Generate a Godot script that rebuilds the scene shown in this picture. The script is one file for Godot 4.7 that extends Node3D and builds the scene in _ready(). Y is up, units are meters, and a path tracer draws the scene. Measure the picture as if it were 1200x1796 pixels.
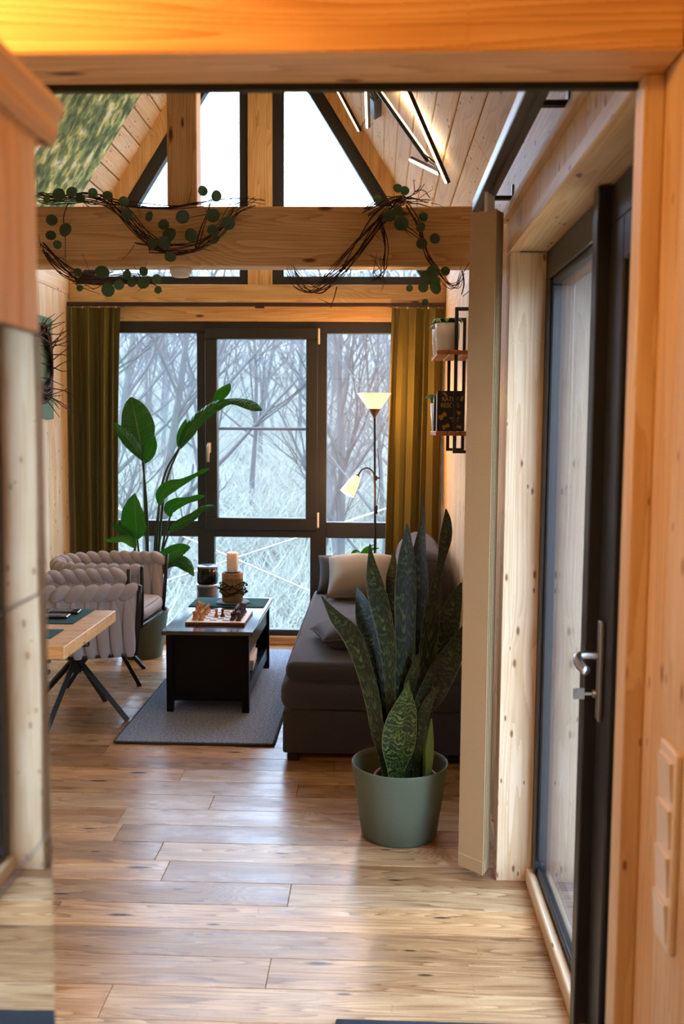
extends Node3D
# An attic-roofed tiny house: looking from the kitchen into the living room.
# Axes: x right, y up, z towards the viewer; the floor is y = 0.

const XL := -2.07      # left wall face
const XR := 0.44       # right wall face
const ZG := -6.5       # inner face of the glazed gable
const YE := 2.55       # where the roof slopes meet the walls
const SL := 1.57       # roof slope (rise over run)
const XC := -0.815     # ridge

var used := {}
var cache := {}
var rng := RandomNumberGenerator.new()
var M := {}

const SNAKE_LEAVES = [
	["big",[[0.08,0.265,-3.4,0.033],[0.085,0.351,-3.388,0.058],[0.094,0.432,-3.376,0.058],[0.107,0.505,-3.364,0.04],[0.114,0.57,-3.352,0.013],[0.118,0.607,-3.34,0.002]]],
	["a",[[0.12,0.264,-3.46,0.034],[0.118,0.423,-3.457,0.042],[0.108,0.58,-3.454,0.041],[0.105,0.736,-3.451,0.038],[0.104,0.906,-3.449,0.041],[0.106,1.021,-3.446,0.032],[0.109,1.105,-3.443,0.015],[0.109,1.151,-3.44,0.002]]],
	["a",[[0.157,0.243,-3.52,0.026],[0.162,0.482,-3.526,0.039],[0.167,0.719,-3.531,0.035],[0.162,0.915,-3.537,0.037],[0.161,1.032,-3.543,0.028],[0.169,1.125,-3.549,0.013],[0.173,1.186,-3.554,0.007],[0.164,1.248,-3.56,0.002]]],
	["a",[[0.163,0.258,-3.48,0.026],[0.178,0.538,-3.471,0.034],[0.197,0.774,-3.463,0.034],[0.211,0.907,-3.454,0.021],[0.23,1.007,-3.446,0.015],[0.245,1.1,-3.437,0.024],[0.249,1.161,-3.429,0.017],[0.245,1.207,-3.42,0.003]]],
	["a",[[0.081,0.27,-3.44,0.021],[0.057,0.509,-3.429,0.017],[0.049,0.666,-3.417,0.027],[0.037,0.761,-3.406,0.032],[0.013,0.869,-3.394,0.035],[-0.006,0.954,-3.383,0.029],[-0.018,1.03,-3.371,0.013],[-0.023,1.087,-3.36,0.002]]],
	["a",[[0.106,0.257,-3.5,0.022],[0.09,0.644,-3.51,0.022],[0.077,0.76,-3.52,0.024],[0.066,0.86,-3.53,0.026],[0.061,0.937,-3.54,0.024],[0.064,0.998,-3.55,0.012],[0.063,1.044,-3.56,0.002]]],
	["a",[[0.07,0.256,-3.48,0.021],[0.037,0.492,-3.483,0.026],[0.008,0.649,-3.487,0.045],[-0.016,0.726,-3.49,0.05],[-0.04,0.803,-3.493,0.041],[-0.057,0.865,-3.497,0.021],[-0.07,0.907,-3.5,0.003]]],
	["a",[[0.035,0.276,-3.42,0.015],[0.019,0.372,-3.414,0.022],[-0.006,0.513,-3.409,0.03],[-0.041,0.645,-3.403,0.033],[-0.083,0.753,-3.397,0.038],[-0.136,0.814,-3.391,0.027],[-0.173,0.864,-3.386,0.01],[-0.193,0.895,-3.38,0.002]]],
	["a",[[0.16,0.25,-3.5,0.026],[0.18,0.53,-3.5,0.047],[0.224,0.665,-3.5,0.06],[0.261,0.775,-3.5,0.047],[0.29,0.869,-3.5,0.026],[0.312,0.931,-3.5,0.003]]],
	["a",[[0.142,0.271,-3.44,0.021],[0.158,0.45,-3.424,0.029],[0.198,0.532,-3.408,0.046],[0.24,0.63,-3.392,0.05],[0.279,0.71,-3.376,0.037],[0.309,0.797,-3.36,0.007]]],
	["a",[[0.152,0.278,-3.4,0.015],[0.151,0.33,-3.385,0.021],[0.171,0.451,-3.37,0.023],[0.195,0.532,-3.355,0.016],[0.227,0.586,-3.34,0.003]]],
	["a",[[0.118,0.285,-3.4,0.017],[0.133,0.405,-3.39,0.027],[0.167,0.532,-3.38,0.025],[0.198,0.619,-3.37,0.018],[0.234,0.694,-3.36,0.003]]],
	["a",[[0.111,0.317,-3.42,0.012],[0.116,0.475,-3.415,0.013],[0.126,0.569,-3.41,0.02],[0.144,0.632,-3.405,0.017],[0.152,0.687,-3.4,0.003]]],
	["pale",[[0.194,0.285,-3.34,0.011],[0.197,0.371,-3.335,0.014],[0.201,0.472,-3.33,0.002]]],
	["pale",[[0.181,0.294,-3.38,0.008],[0.184,0.371,-3.38,0.01],[0.187,0.441,-3.38,0.002]]],
	["a",[[0.043,0.277,-3.42,0.012],[0.019,0.378,-3.42,0.029],[-0.009,0.51,-3.42,0.025],[-0.026,0.61,-3.42,0.013],[-0.036,0.664,-3.42,0.002]]],
]
const STRELITZIA_LEAVES = [
	["under",[[-1.48,1.267,-6.05,0.009],[-1.495,1.37,-6.05,0.067],[-1.51,1.451,-6.05,0.103],[-1.529,1.549,-6.05,0.094],[-1.546,1.629,-6.05,0.054],[-1.553,1.669,-6.05,0.005]]],
	["under",[[-1.476,1.272,-6.02,0.007],[-1.513,1.344,-6.002,0.036],[-1.557,1.406,-5.985,0.042],[-1.606,1.464,-5.968,0.028],[-1.636,1.508,-5.95,0.004]]],
	["top",[[-1.469,1.255,-6.04,0.007],[-1.441,1.299,-6.027,0.037],[-1.412,1.362,-6.013,0.043],[-1.394,1.425,-6,0.009]]],
	["under",[[-1.25,1.347,-6.05,0.009],[-1.203,1.435,-6.031,0.04],[-1.149,1.507,-6.013,0.043],[-1.074,1.574,-5.994,0.04],[-0.999,1.618,-5.975,0.034],[-0.908,1.644,-5.956,0.019],[-0.817,1.631,-5.938,0.03],[-0.753,1.609,-5.919,0.026],[-0.705,1.59,-5.9,0.003]]],
	["top",[[-1.043,1.629,-6.1,0.009],[-1.002,1.679,-6.1,0.034],[-0.956,1.724,-6.1,0.029],[-0.934,1.759,-6.1,0.005]]],
	["top",[[-1.255,1.349,-6.06,0.005],[-1.245,1.408,-6.06,0.025],[-1.222,1.471,-6.06,0.027],[-1.208,1.533,-6.06,0.004]]],
	["top",[[-1.367,0.991,-6,0.009],[-1.347,1.061,-5.975,0.042],[-1.283,1.108,-5.95,0.044],[-1.206,1.141,-5.925,0.025],[-1.112,1.192,-5.9,0.012],[-1.064,1.215,-5.875,0.015],[-1.027,1.23,-5.85,0.004]]],
	["dark",[[-1.297,0.92,-6,0.007],[-1.3,0.971,-5.98,0.037],[-1.25,1.005,-5.96,0.037],[-1.175,1.029,-5.94,0.021],[-1.108,1.049,-5.92,0.018],[-1.062,1.06,-5.9,0.004]]],
	["under",[[-1.301,0.823,-5.98,0.007],[-1.27,0.857,-5.96,0.025],[-1.211,0.891,-5.94,0.032],[-1.145,0.929,-5.92,0.026],[-1.087,0.976,-5.9,0.016],[-1.039,0.993,-5.88,0.015],[-1.002,1.004,-5.86,0.004]]],
	["dark",[[-1.498,0.783,-5.95,0.011],[-1.5,0.839,-5.938,0.079],[-1.503,0.929,-5.925,0.088],[-1.502,1.011,-5.913,0.054],[-1.497,1.074,-5.9,0.004]]],
	["under",[[-1.507,0.774,-5.95,0.007],[-1.547,0.814,-5.917,0.023],[-1.591,0.852,-5.883,0.024],[-1.631,0.893,-5.85,0.004]]],
	["top",[[-1.502,0.729,-5.92,0.007],[-1.523,0.772,-5.89,0.031],[-1.568,0.793,-5.86,0.023],[-1.622,0.787,-5.83,0.016],[-1.662,0.792,-5.8,0.007]]],
	["dark",[[-1.367,0.538,-5.97,0.007],[-1.351,0.632,-5.952,0.044],[-1.293,0.689,-5.935,0.046],[-1.208,0.724,-5.918,0.039],[-1.155,0.74,-5.9,0.007]]],
	["under",[[-1.356,0.551,-5.95,0.007],[-1.311,0.626,-5.933,0.028],[-1.244,0.656,-5.915,0.04],[-1.178,0.624,-5.897,0.037],[-1.13,0.564,-5.88,0.005]]],
]
const STRELITZIA_STEMS = [
	[[-1.464,0.284,-6.1],[-1.473,0.935,-6.06],[-1.47,1.26,-6.02]],
	[[-1.471,0.283,-6.1],[-1.462,0.935,-6.06],[-1.478,1.27,-6.02]],
	[[-1.442,0.284,-6.1],[-1.392,0.935,-6.073],[-1.34,1.191,-6.047],[-1.242,1.355,-6.02]],
	[[-1.427,0.284,-6.1],[-1.378,0.862,-6.073],[-1.329,1.155,-6.047],[-1.242,1.351,-6.02]],
	[[-1.434,0.284,-6.1],[-1.413,0.753,-6.06],[-1.372,0.994,-6.02]],
	[[-1.416,0.284,-6.1],[-1.365,0.717,-6.06],[-1.304,0.923,-6.02]],
	[[-1.404,0.284,-6.1],[-1.385,0.607,-6.06],[-1.312,0.821,-6.02]],
	[[-1.479,0.283,-6.1],[-1.51,0.605,-6.06],[-1.516,0.775,-6.02]],
	[[-1.494,0.283,-6.1],[-1.539,0.642,-6.06],[-1.527,0.768,-6.02]],
	[[-1.501,0.283,-6.1],[-1.554,0.623,-6.06],[-1.528,0.72,-6.02]],
	[[-1.434,0.273,-6.1],[-1.405,0.422,-6.06],[-1.376,0.532,-6.02]],
	[[-1.419,0.266,-6.1],[-1.394,0.459,-6.06],[-1.373,0.539,-6.02]],
]
const VINES = {
"left": {"canes": [
	[14,[[-1.391,2.415,-3.965],[-1.323,2.406,-3.965],[-1.241,2.417,-3.965],[-1.159,2.412,-3.965],[-1.101,2.401,-3.965],[-1.05,2.365,-3.965],[-1.004,2.315,-3.965],[-0.958,2.265,-3.965],[-0.916,2.229,-3.965],[-0.87,2.208,-3.965],[-0.8,2.208,-3.965],[-0.73,2.224,-3.965],[-0.669,2.265,-3.965],[-0.618,2.319,-3.965],[-0.583,2.371,-3.965],[-0.521,2.4,-3.965]]],
	[5,[[-1.101,2.401,-3.965],[-0.985,2.383,-3.965],[-0.868,2.373,-3.965],[-0.775,2.382,-3.965],[-0.683,2.396,-3.965],[-0.567,2.405,-3.965],[-0.475,2.396,-3.965]]],
	[3,[[-0.742,2.211,-3.965],[-0.718,2.292,-3.965],[-0.692,2.349,-3.965],[-0.678,2.4,-3.965]]],
	[3,[[-0.996,2.224,-3.965],[-0.935,2.217,-3.965],[-0.882,2.211,-3.965]]],
	[2,[[-1.274,2.401,-3.965],[-1.294,2.338,-3.965],[-1.286,2.27,-3.965],[-1.285,2.167,-3.965]]],
	[2,[[-0.935,2.202,-3.965],[-0.87,2.197,-3.965],[-0.753,2.206,-3.965],[-0.679,2.229,-3.965]]],
], "leaves": [[-1.328,2.32,0.023],[-1.269,2.279,0.028],[-1.335,2.26,0.021],[-1.301,2.22,0.018],[-1.292,2.417,0.026],[-1.241,2.428,0.023],[-1.339,2.401,0.019],[-1.211,2.405,0.021],[-1.159,2.428,0.019],[-1.101,2.417,0.021],[-1.031,2.392,0.021],[-1.022,2.342,0.023],[-0.929,2.335,0.021],[-0.867,2.297,0.023],[-0.844,2.258,0.03],[-0.919,2.227,0.021],[-0.867,2.229,0.026],[-0.792,2.331,0.028],[-0.76,2.261,0.028],[-0.842,2.172,0.023],[-0.712,2.434,0.021],[-0.659,2.416,0.023],[-0.669,2.335,0.028],[-0.611,2.31,0.028],[-0.669,2.276,0.023],[-0.66,2.242,0.019]]},
"low": {"canes": [
	[12,[[-1.381,2.215,-3.965],[-1.339,2.167,-3.965],[-1.288,2.124,-3.965],[-1.223,2.094,-3.965],[-1.153,2.085,-3.965],[-1.07,2.087,-3.965],[-0.988,2.094,-3.965],[-0.937,2.083,-3.965]]],
	[2,[[-1.27,2.115,-3.965],[-1.237,2.083,-3.965],[-1.219,2.053,-3.965]]],
	[1,[[-1.212,2.053,-3.965],[-1.165,2.046,-3.965],[-1.134,2.064,-3.965]]],
	[2,[[-0.965,2.083,-3.965],[-0.918,2.065,-3.965],[-0.89,2.042,-3.965]]],
	[2,[[-1.176,2.11,-3.965],[-1.082,2.119,-3.965],[-0.964,2.124,-3.965]]],
], "leaves": [[-1.122,2.11,0.03],[-1.104,2.042,0.028],[-1.052,2.06,0.021],[-1.018,2.101,0.021],[-1.005,2.072,0.019],[-0.958,2.072,0.026],[-0.901,2.085,0.021],[-0.895,2.042,0.016],[-1.219,2.05,0.014],[-0.957,2.117,0.019],[-1.223,2.11,0.019]]},
"right": {"canes": [
	[16,[[0.076,2.404,-3.965],[0.04,2.368,-3.965],[-0.005,2.319,-3.965],[-0.048,2.258,-3.965],[-0.101,2.191,-3.965],[-0.151,2.134,-3.965],[-0.201,2.089,-3.965],[-0.252,2.057,-3.965],[-0.301,2.066,-3.965],[-0.336,2.095,-3.965],[-0.354,2.123,-3.965]]],
	[4,[[0.002,2.323,-3.965],[0.018,2.281,-3.965],[0.028,2.225,-3.965],[0.022,2.168,-3.965],[0.013,2.116,-3.965],[-0.005,2.094,-3.965],[-0.024,2.116,-3.965]]],
	[6,[[0.094,2.39,-3.965],[0.127,2.341,-3.965],[0.153,2.292,-3.965],[0.174,2.22,-3.965],[0.198,2.168,-3.965],[0.235,2.123,-3.965],[0.275,2.076,-3.965],[0.31,2.063,-3.965],[0.332,2.085,-3.965],[0.341,2.121,-3.965]]],
	[9,[[-0.061,2.355,-3.965],[0.008,2.39,-3.965],[0.076,2.404,-3.965],[0.145,2.399,-3.965],[0.204,2.39,-3.965]]],
	[2,[[0.087,2.399,-3.965],[0.139,2.435,-3.965],[0.171,2.47,-3.965]]],
	[1,[[0.11,2.426,-3.965],[0.178,2.439,-3.965],[0.206,2.415,-3.965],[0.222,2.388,-3.965]]],
	[2,[[0.077,2.303,-3.965],[0.112,2.287,-3.965],[0.158,2.252,-3.965]]],
	[1,[[-0.169,2.066,-3.965],[-0.182,2.021,-3.965],[-0.194,1.989,-3.965],[-0.217,1.918,-3.965]]],
	[2,[[-0.03,2.085,-3.965],[0.006,2.107,-3.965],[0.018,2.071,-3.965]]],
	[2,[[0.336,2.121,-3.965],[0.346,2.067,-3.965],[0.338,2.022,-3.965]]],
], "leaves": [[0.098,2.435,0.019],[0.069,2.439,0.019],[0.038,2.335,0.026],[0.072,2.352,0.021],[0.086,2.303,0.03],[0.173,2.33,0.019],[0.164,2.287,0.021],[0.22,2.243,0.021],[0.168,2.225,0.023],[0.215,2.114,0.028],[0.188,2.099,0.023],[0.263,2.117,0.019],[0.177,2.053,0.021],[0.223,2.049,0.026],[0.185,1.994,0.014],[0.122,2.049,0.014],[0.227,2.08,0.019],[-0.011,2.399,0.016]]},
}

# ---------------------------------------------------------------- helpers
func numbered(n: String) -> String:
	if not used.has(n):
		used[n] = 0
		return n
	used[n] += 1
	return "%s_%03d" % [n, used[n]]

func thing(called: String, label: String, category: String, at := Vector3.ZERO, turn := 0.0, group := "") -> Node3D:
	var o := Node3D.new()
	o.name = numbered(called)
	add_child(o)
	o.position = at
	o.rotation.y = turn
	o.set_meta("label", label)
	o.set_meta("category", category)
	if group != "":
		o.set_meta("group", group)
	return o

func setting(called: String, label := "", category := "") -> Node3D:
	var o := Node3D.new()
	o.name = numbered(called)
	add_child(o)
	o.set_meta("kind", "structure")
	if label != "":
		o.set_meta("label", label)
	if category != "":
		o.set_meta("category", category)
	return o

func part(parent: Node3D, called: String, mesh: Mesh, m: Material, x := Transform3D.IDENTITY) -> MeshInstance3D:
	var o := MeshInstance3D.new()
	o.name = called
	o.mesh = mesh
	o.material_override = m
	o.transform = x
	parent.add_child(o, true)
	return o

func soft() -> SurfaceTool:
	var st := SurfaceTool.new()
	st.begin(Mesh.PRIMITIVE_TRIANGLES)
	st.set_smooth_group(0)
	return st

func flat() -> SurfaceTool:
	var st := SurfaceTool.new()
	st.begin(Mesh.PRIMITIVE_TRIANGLES)
	st.set_smooth_group(-1)
	return st

func done(st: SurfaceTool) -> ArrayMesh:
	st.generate_normals()
	return st.commit()

func v3(a) -> Vector3:
	return Vector3(a[0], a[1], a[2])

func other(g: int, n: int) -> int:
	return 3 - g - n

# a flat polygon turned to face `out`; uv in metres with v along the grain axis g
func face(st: SurfaceTool, pts: Array, out: Vector3, g := 1, uvo := Vector2.ZERO) -> void:
	var p := pts
	if (p[0] - p[2]).cross(p[0] - p[1]).dot(out) < 0.0:
		p = pts.duplicate()
		p.reverse()
	var n := out.abs().max_axis_index()
	var a := g
	var b := other(g, n) if n != g else (n + 1) % 3
	if n == g:
		a = (n + 2) % 3
	for i in range(1, p.size() - 1):
		for q in [p[0], p[i], p[i + 1]]:
			st.set_uv(Vector2(q[b], q[a]) + uvo + Vector2(n * 0.17, 0))
			st.add_vertex(q)

func cbox(st: SurfaceTool, c: Vector3, s: Vector3, ch := 0.0, g := 1, uvo := Vector2.ZERO) -> void:
	var h := s * 0.5
	if ch <= 0.0:
		for n in 3:
			for sg in [-1.0, 1.0]:
				var out := Vector3.ZERO
				out[n] = sg
				var q := []
				for k in [[-1, -1], [1, -1], [1, 1], [-1, 1]]:
					var p := Vector3.ZERO
					p[n] = sg * h[n]
					p[(n + 1) % 3] = k[0] * h[(n + 1) % 3]
					p[(n + 2) % 3] = k[1] * h[(n + 2) % 3]
					q.append(c + p)
				face(st, q, out, g, uvo)
		return
	ch = minf(ch, minf(h.x, minf(h.y, h.z)) * 0.9)
	for n in 3:
		for sg in [-1.0, 1.0]:
			var out := Vector3.ZERO
			out[n] = sg
			var q := []
			for k in [[-1, -1], [1, -1], [1, 1], [-1, 1]]:
				var p := Vector3.ZERO
				p[n] = sg * h[n]
				p[(n + 1) % 3] = k[0] * (h[(n + 1) % 3] - ch)
				p[(n + 2) % 3] = k[1] * (h[(n + 2) % 3] - ch)
				q.append(c + p)
			face(st, q, out, g, uvo)
	for n in 3:
		var a := (n + 1) % 3
		var b := (n + 2) % 3
		for sa in [-1.0, 1.0]:
			for sb in [-1.0, 1.0]:
				var q := []
				for k in [[0, -1], [0, 1], [1, 1], [1, -1]]:
					var p := Vector3.ZERO
					p[n] = k[1] * (h[n] - ch)
					p[a] = sa * (h[a] - (ch if k[0] == 1 else 0.0))
					p[b] = sb * (h[b] - (ch if k[0] == 0 else 0.0))
					q.append(c + p)
				var out := Vector3.ZERO
				out[a] = sa
				out[b] = sb * 1.001
				face(st, q, out, g, uvo)
	for sx in [-1.0, 1.0]:
		for sy in [-1.0, 1.0]:
			for sz in [-1.0, 1.0]:
				var e := Vector3(sx, sy, sz)
				var q := []
				for n in 3:
					var p := e * (h - Vector3.ONE * ch)
					p[n] = e[n] * h[n]
					q.append(c + p)
				face(st, q, e, g, uvo)

# one box as a mesh, shared between alike pieces
func boxm(s: Vector3, ch := 0.0, g := 1, variant := 0) -> ArrayMesh:
	var key := "%.3f %.3f %.3f %.4f %d %d" % [s.x, s.y, s.z, ch, g, variant]
	if not cache.has(key):
		var st := flat()
		cbox(st, Vector3.ZERO, s, ch, g, Vector2(variant * 0.137, variant * 0.731))
		cache[key] = done(st)
	return cache[key]

func at(p: Vector3) -> Transform3D:
	return Transform3D(Basis.IDENTITY, p)

func boxp(parent: Node3D, called: String, c: Vector3, s: Vector3, m: Material, ch := 0.0, g := 1, variant := 0) -> MeshInstance3D:
	return part(parent, called, boxm(s, ch, g, variant), m, at(c))

# box between two corners
func span(parent: Node3D, called: String, a: Vector3, b: Vector3, m: Material, ch := 0.0, g := 1, variant := 0) -> MeshInstance3D:
	return boxp(parent, called, (a + b) * 0.5, (b - a).abs(), m, ch, g, variant)

# convex outline in x, y pushed through z
func prism(st: SurfaceTool, pts: Array, z0: float, z1: float, g := 1, uvo := Vector2.ZERO) -> void:
	var f := []
	var b := []
	var mid := Vector3.ZERO
	for p in pts:
		f.append(Vector3(p[0], p[1], z1))
		b.append(Vector3(p[0], p[1], z0))
		mid += Vector3(p[0], p[1], (z0 + z1) * 0.5) / pts.size()
	face(st, f, Vector3(0, 0, signf(z1 - z0)), g, uvo)
	face(st, b, Vector3(0, 0, -signf(z1 - z0)), g, uvo)
	for i in pts.size():
		var j := (i + 1) % pts.size()
		var e: Vector3 = f[j] - f[i]
		var out := Vector3(e.y, -e.x, 0)
		if out.dot((f[i] + f[j]) * 0.5 - mid) < 0.0:
			out = -out
		face(st, [f[i], f[j], b[j], b[i]], out.normalized(), g if g != 2 else 2, uvo)

func frame_of(d: Vector3) -> Array:
	var u := d.cross(Vector3.UP if absf(d.y) < 0.9 else Vector3.RIGHT).normalized()
	return [u, d.cross(u).normalized()]

# tube through points; r a number or one radius each; flatten squeezes it across
func tube(st: SurfaceTool, pts: Array, r, sides := 6, closed_ends := true) -> void:
	var n := pts.size()
	var rings := []
	var u := Vector3.ZERO
	for i in n:
		var d: Vector3 = (pts[mini(i + 1, n - 1)] - pts[maxi(i - 1, 0)]).normalized()
		if d.length() < 0.5:
			d = Vector3.UP
		if i == 0:
			u = frame_of(d)[0]
		else:
			u = (u - d * u.dot(d)).normalized()
			if u.length() < 0.5:
				u = frame_of(d)[0]
		var v := d.cross(u)
		var rad: float = r[i] if r is Array else r
		var ring := []
		for k in sides:
			var a := TAU * k / sides
			ring.append(pts[i] + (u * cos(a) + v * sin(a)) * rad)
		rings.append(ring)
	for i in n - 1:
		for k in sides:
			var k2 := (k + 1) % sides
			quad(st, rings[i][k], rings[i + 1][k], rings[i + 1][k2], rings[i][k2], Vector2(float(k) / sides, float(i) / (n - 1)), Vector2(float(k + 1) / sides, float(i + 1) / (n - 1)))
	if closed_ends:
		for k in range(1, sides - 1):
			tri(st, rings[0][0], rings[0][k], rings[0][k + 1])
			tri(st, rings[n - 1][0], rings[n - 1][k + 1], rings[n - 1][k])

func tri(st: SurfaceTool, a: Vector3, b: Vector3, c: Vector3) -> void:
	for p in [a, b, c]:
		st.set_uv(Vector2(p.x + p.z, p.y))
		st.add_vertex(p)

# a b along the first edge, clockwise seen from outside; uv from t0 to t1
func quad(st: SurfaceTool, a: Vector3, b: Vector3, c: Vector3, d: Vector3, t0: Vector2, t1: Vector2) -> void:
	var ua := t0
	var ub := Vector2(t0.x, t1.y)
	var uc := t1
	var ud := Vector2(t1.x, t0.y)
	st.set_uv(ua); st.add_vertex(a)
	st.set_uv(ub); st.add_vertex(b)
	st.set_uv(uc); st.add_vertex(c)
	st.set_uv(ua); st.add_vertex(a)
	st.set_uv(uc); st.add_vertex(c)
	st.set_uv(ud); st.add_vertex(d)

# profile of [radius, height] pairs turned round the y axis
func lathe(st: SurfaceTool, prof: Array, sides := 32, c := Vector3.ZERO) -> void:
	for i in prof.size() - 1:
		for k in sides:
			var a0 := -TAU * k / sides
			var a1 := -TAU * (k + 1) / sides
			var p := Vector3(cos(a0) * prof[i][0], prof[i][1], sin(a0) * prof[i][0]) + c
			var q := Vector3(cos(a0) * prof[i + 1][0], prof[i + 1][1], sin(a0) * prof[i + 1][0]) + c
			var s := Vector3(cos(a1) * prof[i + 1][0], prof[i + 1][1], sin(a1) * prof[i + 1][0]) + c
			var t := Vector3(cos(a1) * prof[i][0], prof[i][1], sin(a1) * prof[i][0]) + c
			var t0 := Vector2(float(k) / sides, prof[i][1])
			var t1 := Vector2(float(k + 1) / sides, prof[i + 1][1])
			if p.distance_to(t) < 1e-6:
				tri(st, p, q, s)
			elif q.distance_to(s) < 1e-6:
				tri(st, p, q, t)
			else:
				quad(st, p, q, s, t, t0, t1)

# box with rounded edges; bulge swells the faces
func rbox(st: SurfaceTool, c: Vector3, s: Vector3, r: float, seg := 6, bulge := Vector3.ZERO) -> void:
	var h := s * 0.5
	r = minf(r, minf(h.x, minf(h.y, h.z)))
	for n in 3:
		var a := (n + 1) % 3
		var b := (n + 2) % 3
		for sg in [-1.0, 1.0]:
			var g := []
			var ta := rtics(h[a], r, seg)
			var tb := rtics(h[b], r, seg)
			for i in ta.size():
				var row := []
				for j in tb.size():
					var p := Vector3.ZERO
					p[n] = sg * h[n]
					p[a] = ta[i]
					p[b] = tb[j]
					var inner := p.clamp(-(h - Vector3.ONE * r), h - Vector3.ONE * r)
					var d := p - inner
					p = inner + d.normalized() * r
					var w := (1.0 - pow(absf(p[a]) / h[a], 2.0)) * (1.0 - pow(absf(p[b]) / h[b], 2.0))
					p[n] += sg * bulge[n] * maxf(w, 0.0)
					row.append(c + p)
				g.append(row)
			for i in ta.size() - 1:
				for j in tb.size() - 1:
					var t0 := Vector2(ta[i], tb[j])
					var t1 := Vector2(ta[i + 1], tb[j + 1])
					if sg > 0:
						quad(st, g[i][j], g[i][j + 1], g[i + 1][j + 1], g[i + 1][j], t0, t1)
					else:
						quad(st, g[i][j], g[i + 1][j], g[i + 1][j + 1], g[i][j + 1], t0, t1)

func rtics(h: float, r: float, seg: int) -> Array:
	var t := []
	for i in seg + 1:
		t.append(-h + r * (1.0 - cos(PI * 0.5 * i / seg)))
	var k := 4
	for i in range(1, k):
		t.append(lerpf(-h + r, h - r, float(i) / k))
	for i in seg + 1:
		t.append(h - r * (1.0 - sin(PI * 0.5 * i / seg)))
	return t

# stuffed cushion lying in x, z with height y
func cushion(st: SurfaceTool, w: float, d: float, hgt: float, n := 16, pinch := 0.06) -> void:
	for sg in [1.0, -1.0]:
		var g := []
		for i in n + 1:
			var row := []
			for j in n + 1:
				var u := lerpf(-1, 1, float(i) / n)
				var v := lerpf(-1, 1, float(j) / n)
				var y := pow(maxf((1.0 - pow(absf(u), 2.6)) * (1.0 - pow(absf(v), 2.6)), 0.0), 0.5)
				var px := u * w * 0.5 * (1.0 - pinch * (1.0 - v * v) * absf(u))
				var pz := v * d * 0.5 * (1.0 - pinch * (1.0 - u * u) * absf(v))
				var wr := 0.012 * sin(9.0 * u + 5.0 * v * v) * y * (1.0 - y)
				row.append(Vector3(px, sg * (y * hgt * 0.5 + wr), pz))
			g.append(row)
		for i in n:
			for j in n:
				var t0 := Vector2(float(i) / n, float(j) / n)
				var t1 := Vector2(float(i + 1) / n, float(j + 1) / n)
				if sg < 0:
					quad(st, g[i][j], g[i][j + 1], g[i + 1][j + 1], g[i + 1][j], t0, t1)
				else:
					quad(st, g[i][j], g[i + 1][j], g[i + 1][j + 1], g[i][j + 1], t0, t1)

func smooth(pts: Array, steps: int) -> Array:
	# Catmull-Rom through points given as arrays of numbers
	var out := []
	var n := pts.size()
	for i in n - 1:
		var p0 = pts[maxi(i - 1, 0)]
		var p1 = pts[i]
		var p2 = pts[i + 1]
		var p3 = pts[mini(i + 2, n - 1)]
		for s in steps:
			var t := float(s) / steps
			var q := []
			for k in p1.size():
				q.append(0.5 * (2.0 * p1[k] + (p2[k] - p0[k]) * t + (2.0 * p0[k] - 5.0 * p1[k] + 4.0 * p2[k] - p3[k]) * t * t + (3.0 * p1[k] - p0[k] - 3.0 * p2[k] + p3[k]) * t * t * t))
			out.append(q)
	out.append(pts[n - 1])
	return out

# leaf blade along points [x, y, z, half width]; cup bends the edges forward, thick its middle
func blade(st: SurfaceTool, pts: Array, toward: Vector3, cup: float, thick: float, cols := 6, wave := 0.0) -> void:
	var sm := smooth(pts, 5)
	var n := sm.size()
	var front := []
	var back := []
	for i in n:
		var p := v3(sm[i])
		var d := (v3(sm[mini(i + 1, n - 1)]) - v3(sm[maxi(i - 1, 0)])).normalized()
		var side := d.cross(toward).normalized()
		var nrm := side.cross(d).normalized()
		var hw: float = maxf(sm[i][3], 0.0008)
		var rf := []
		var rb := []
		for k in cols + 1:
			var t := lerpf(-1, 1, float(k) / cols)
			var off := nrm * (cup * hw * (t * t) + wave * hw * sin(i * 1.3 + t * 2.0) * absf(t))
			var th := thick * (1.0 - t * t) * minf(1.0, hw / 0.02) + 0.0004
			rf.append(p + side * t * hw + off + nrm * th)
			rb.append(p + side * t * hw + off - nrm * th)
		front.append(rf)
		back.append(rb)
	for i in n - 1:
		for k in cols:
			var t0 := Vector2(float(k) / cols, float(i) / (n - 1))
			var t1 := Vector2(float(k + 1) / cols, float(i + 1) / (n - 1))
			quad(st, front[i][k], front[i + 1][k], front[i + 1][k + 1], front[i][k + 1], t0, t1)
			quad(st, back[i][k], back[i][k + 1], back[i + 1][k + 1], back[i + 1][k], Vector2(t0.x, t0.y), Vector2(t1.x, t1.y))

# ---------------------------------------------------------------- materials
func mat(c: Color, rough := 0.6, metal := 0.0) -> StandardMaterial3D:
	var m := StandardMaterial3D.new()
	m.albedo_color = c
	m.roughness = rough
	m.metallic = metal
	return m

func noise_bytes(sd: int, freq: float, w: int, h: int, stretch: int, octaves := 3) -> PackedByteArray:
	var n := FastNoiseLite.new()
	n.seed = sd
	n.frequency = freq
	n.noise_type = FastNoiseLite.TYPE_SIMPLEX_SMOOTH
	n.fractal_octaves = octaves
	var im: Image = n.get_seamless_image(w, maxi(h / stretch, 16), false, false, 0.15)
	im.convert(Image.FORMAT_L8)
	if stretch > 1:
		im.resize(w, h, Image.INTERPOLATE_CUBIC)
	return im.get_data()

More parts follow.
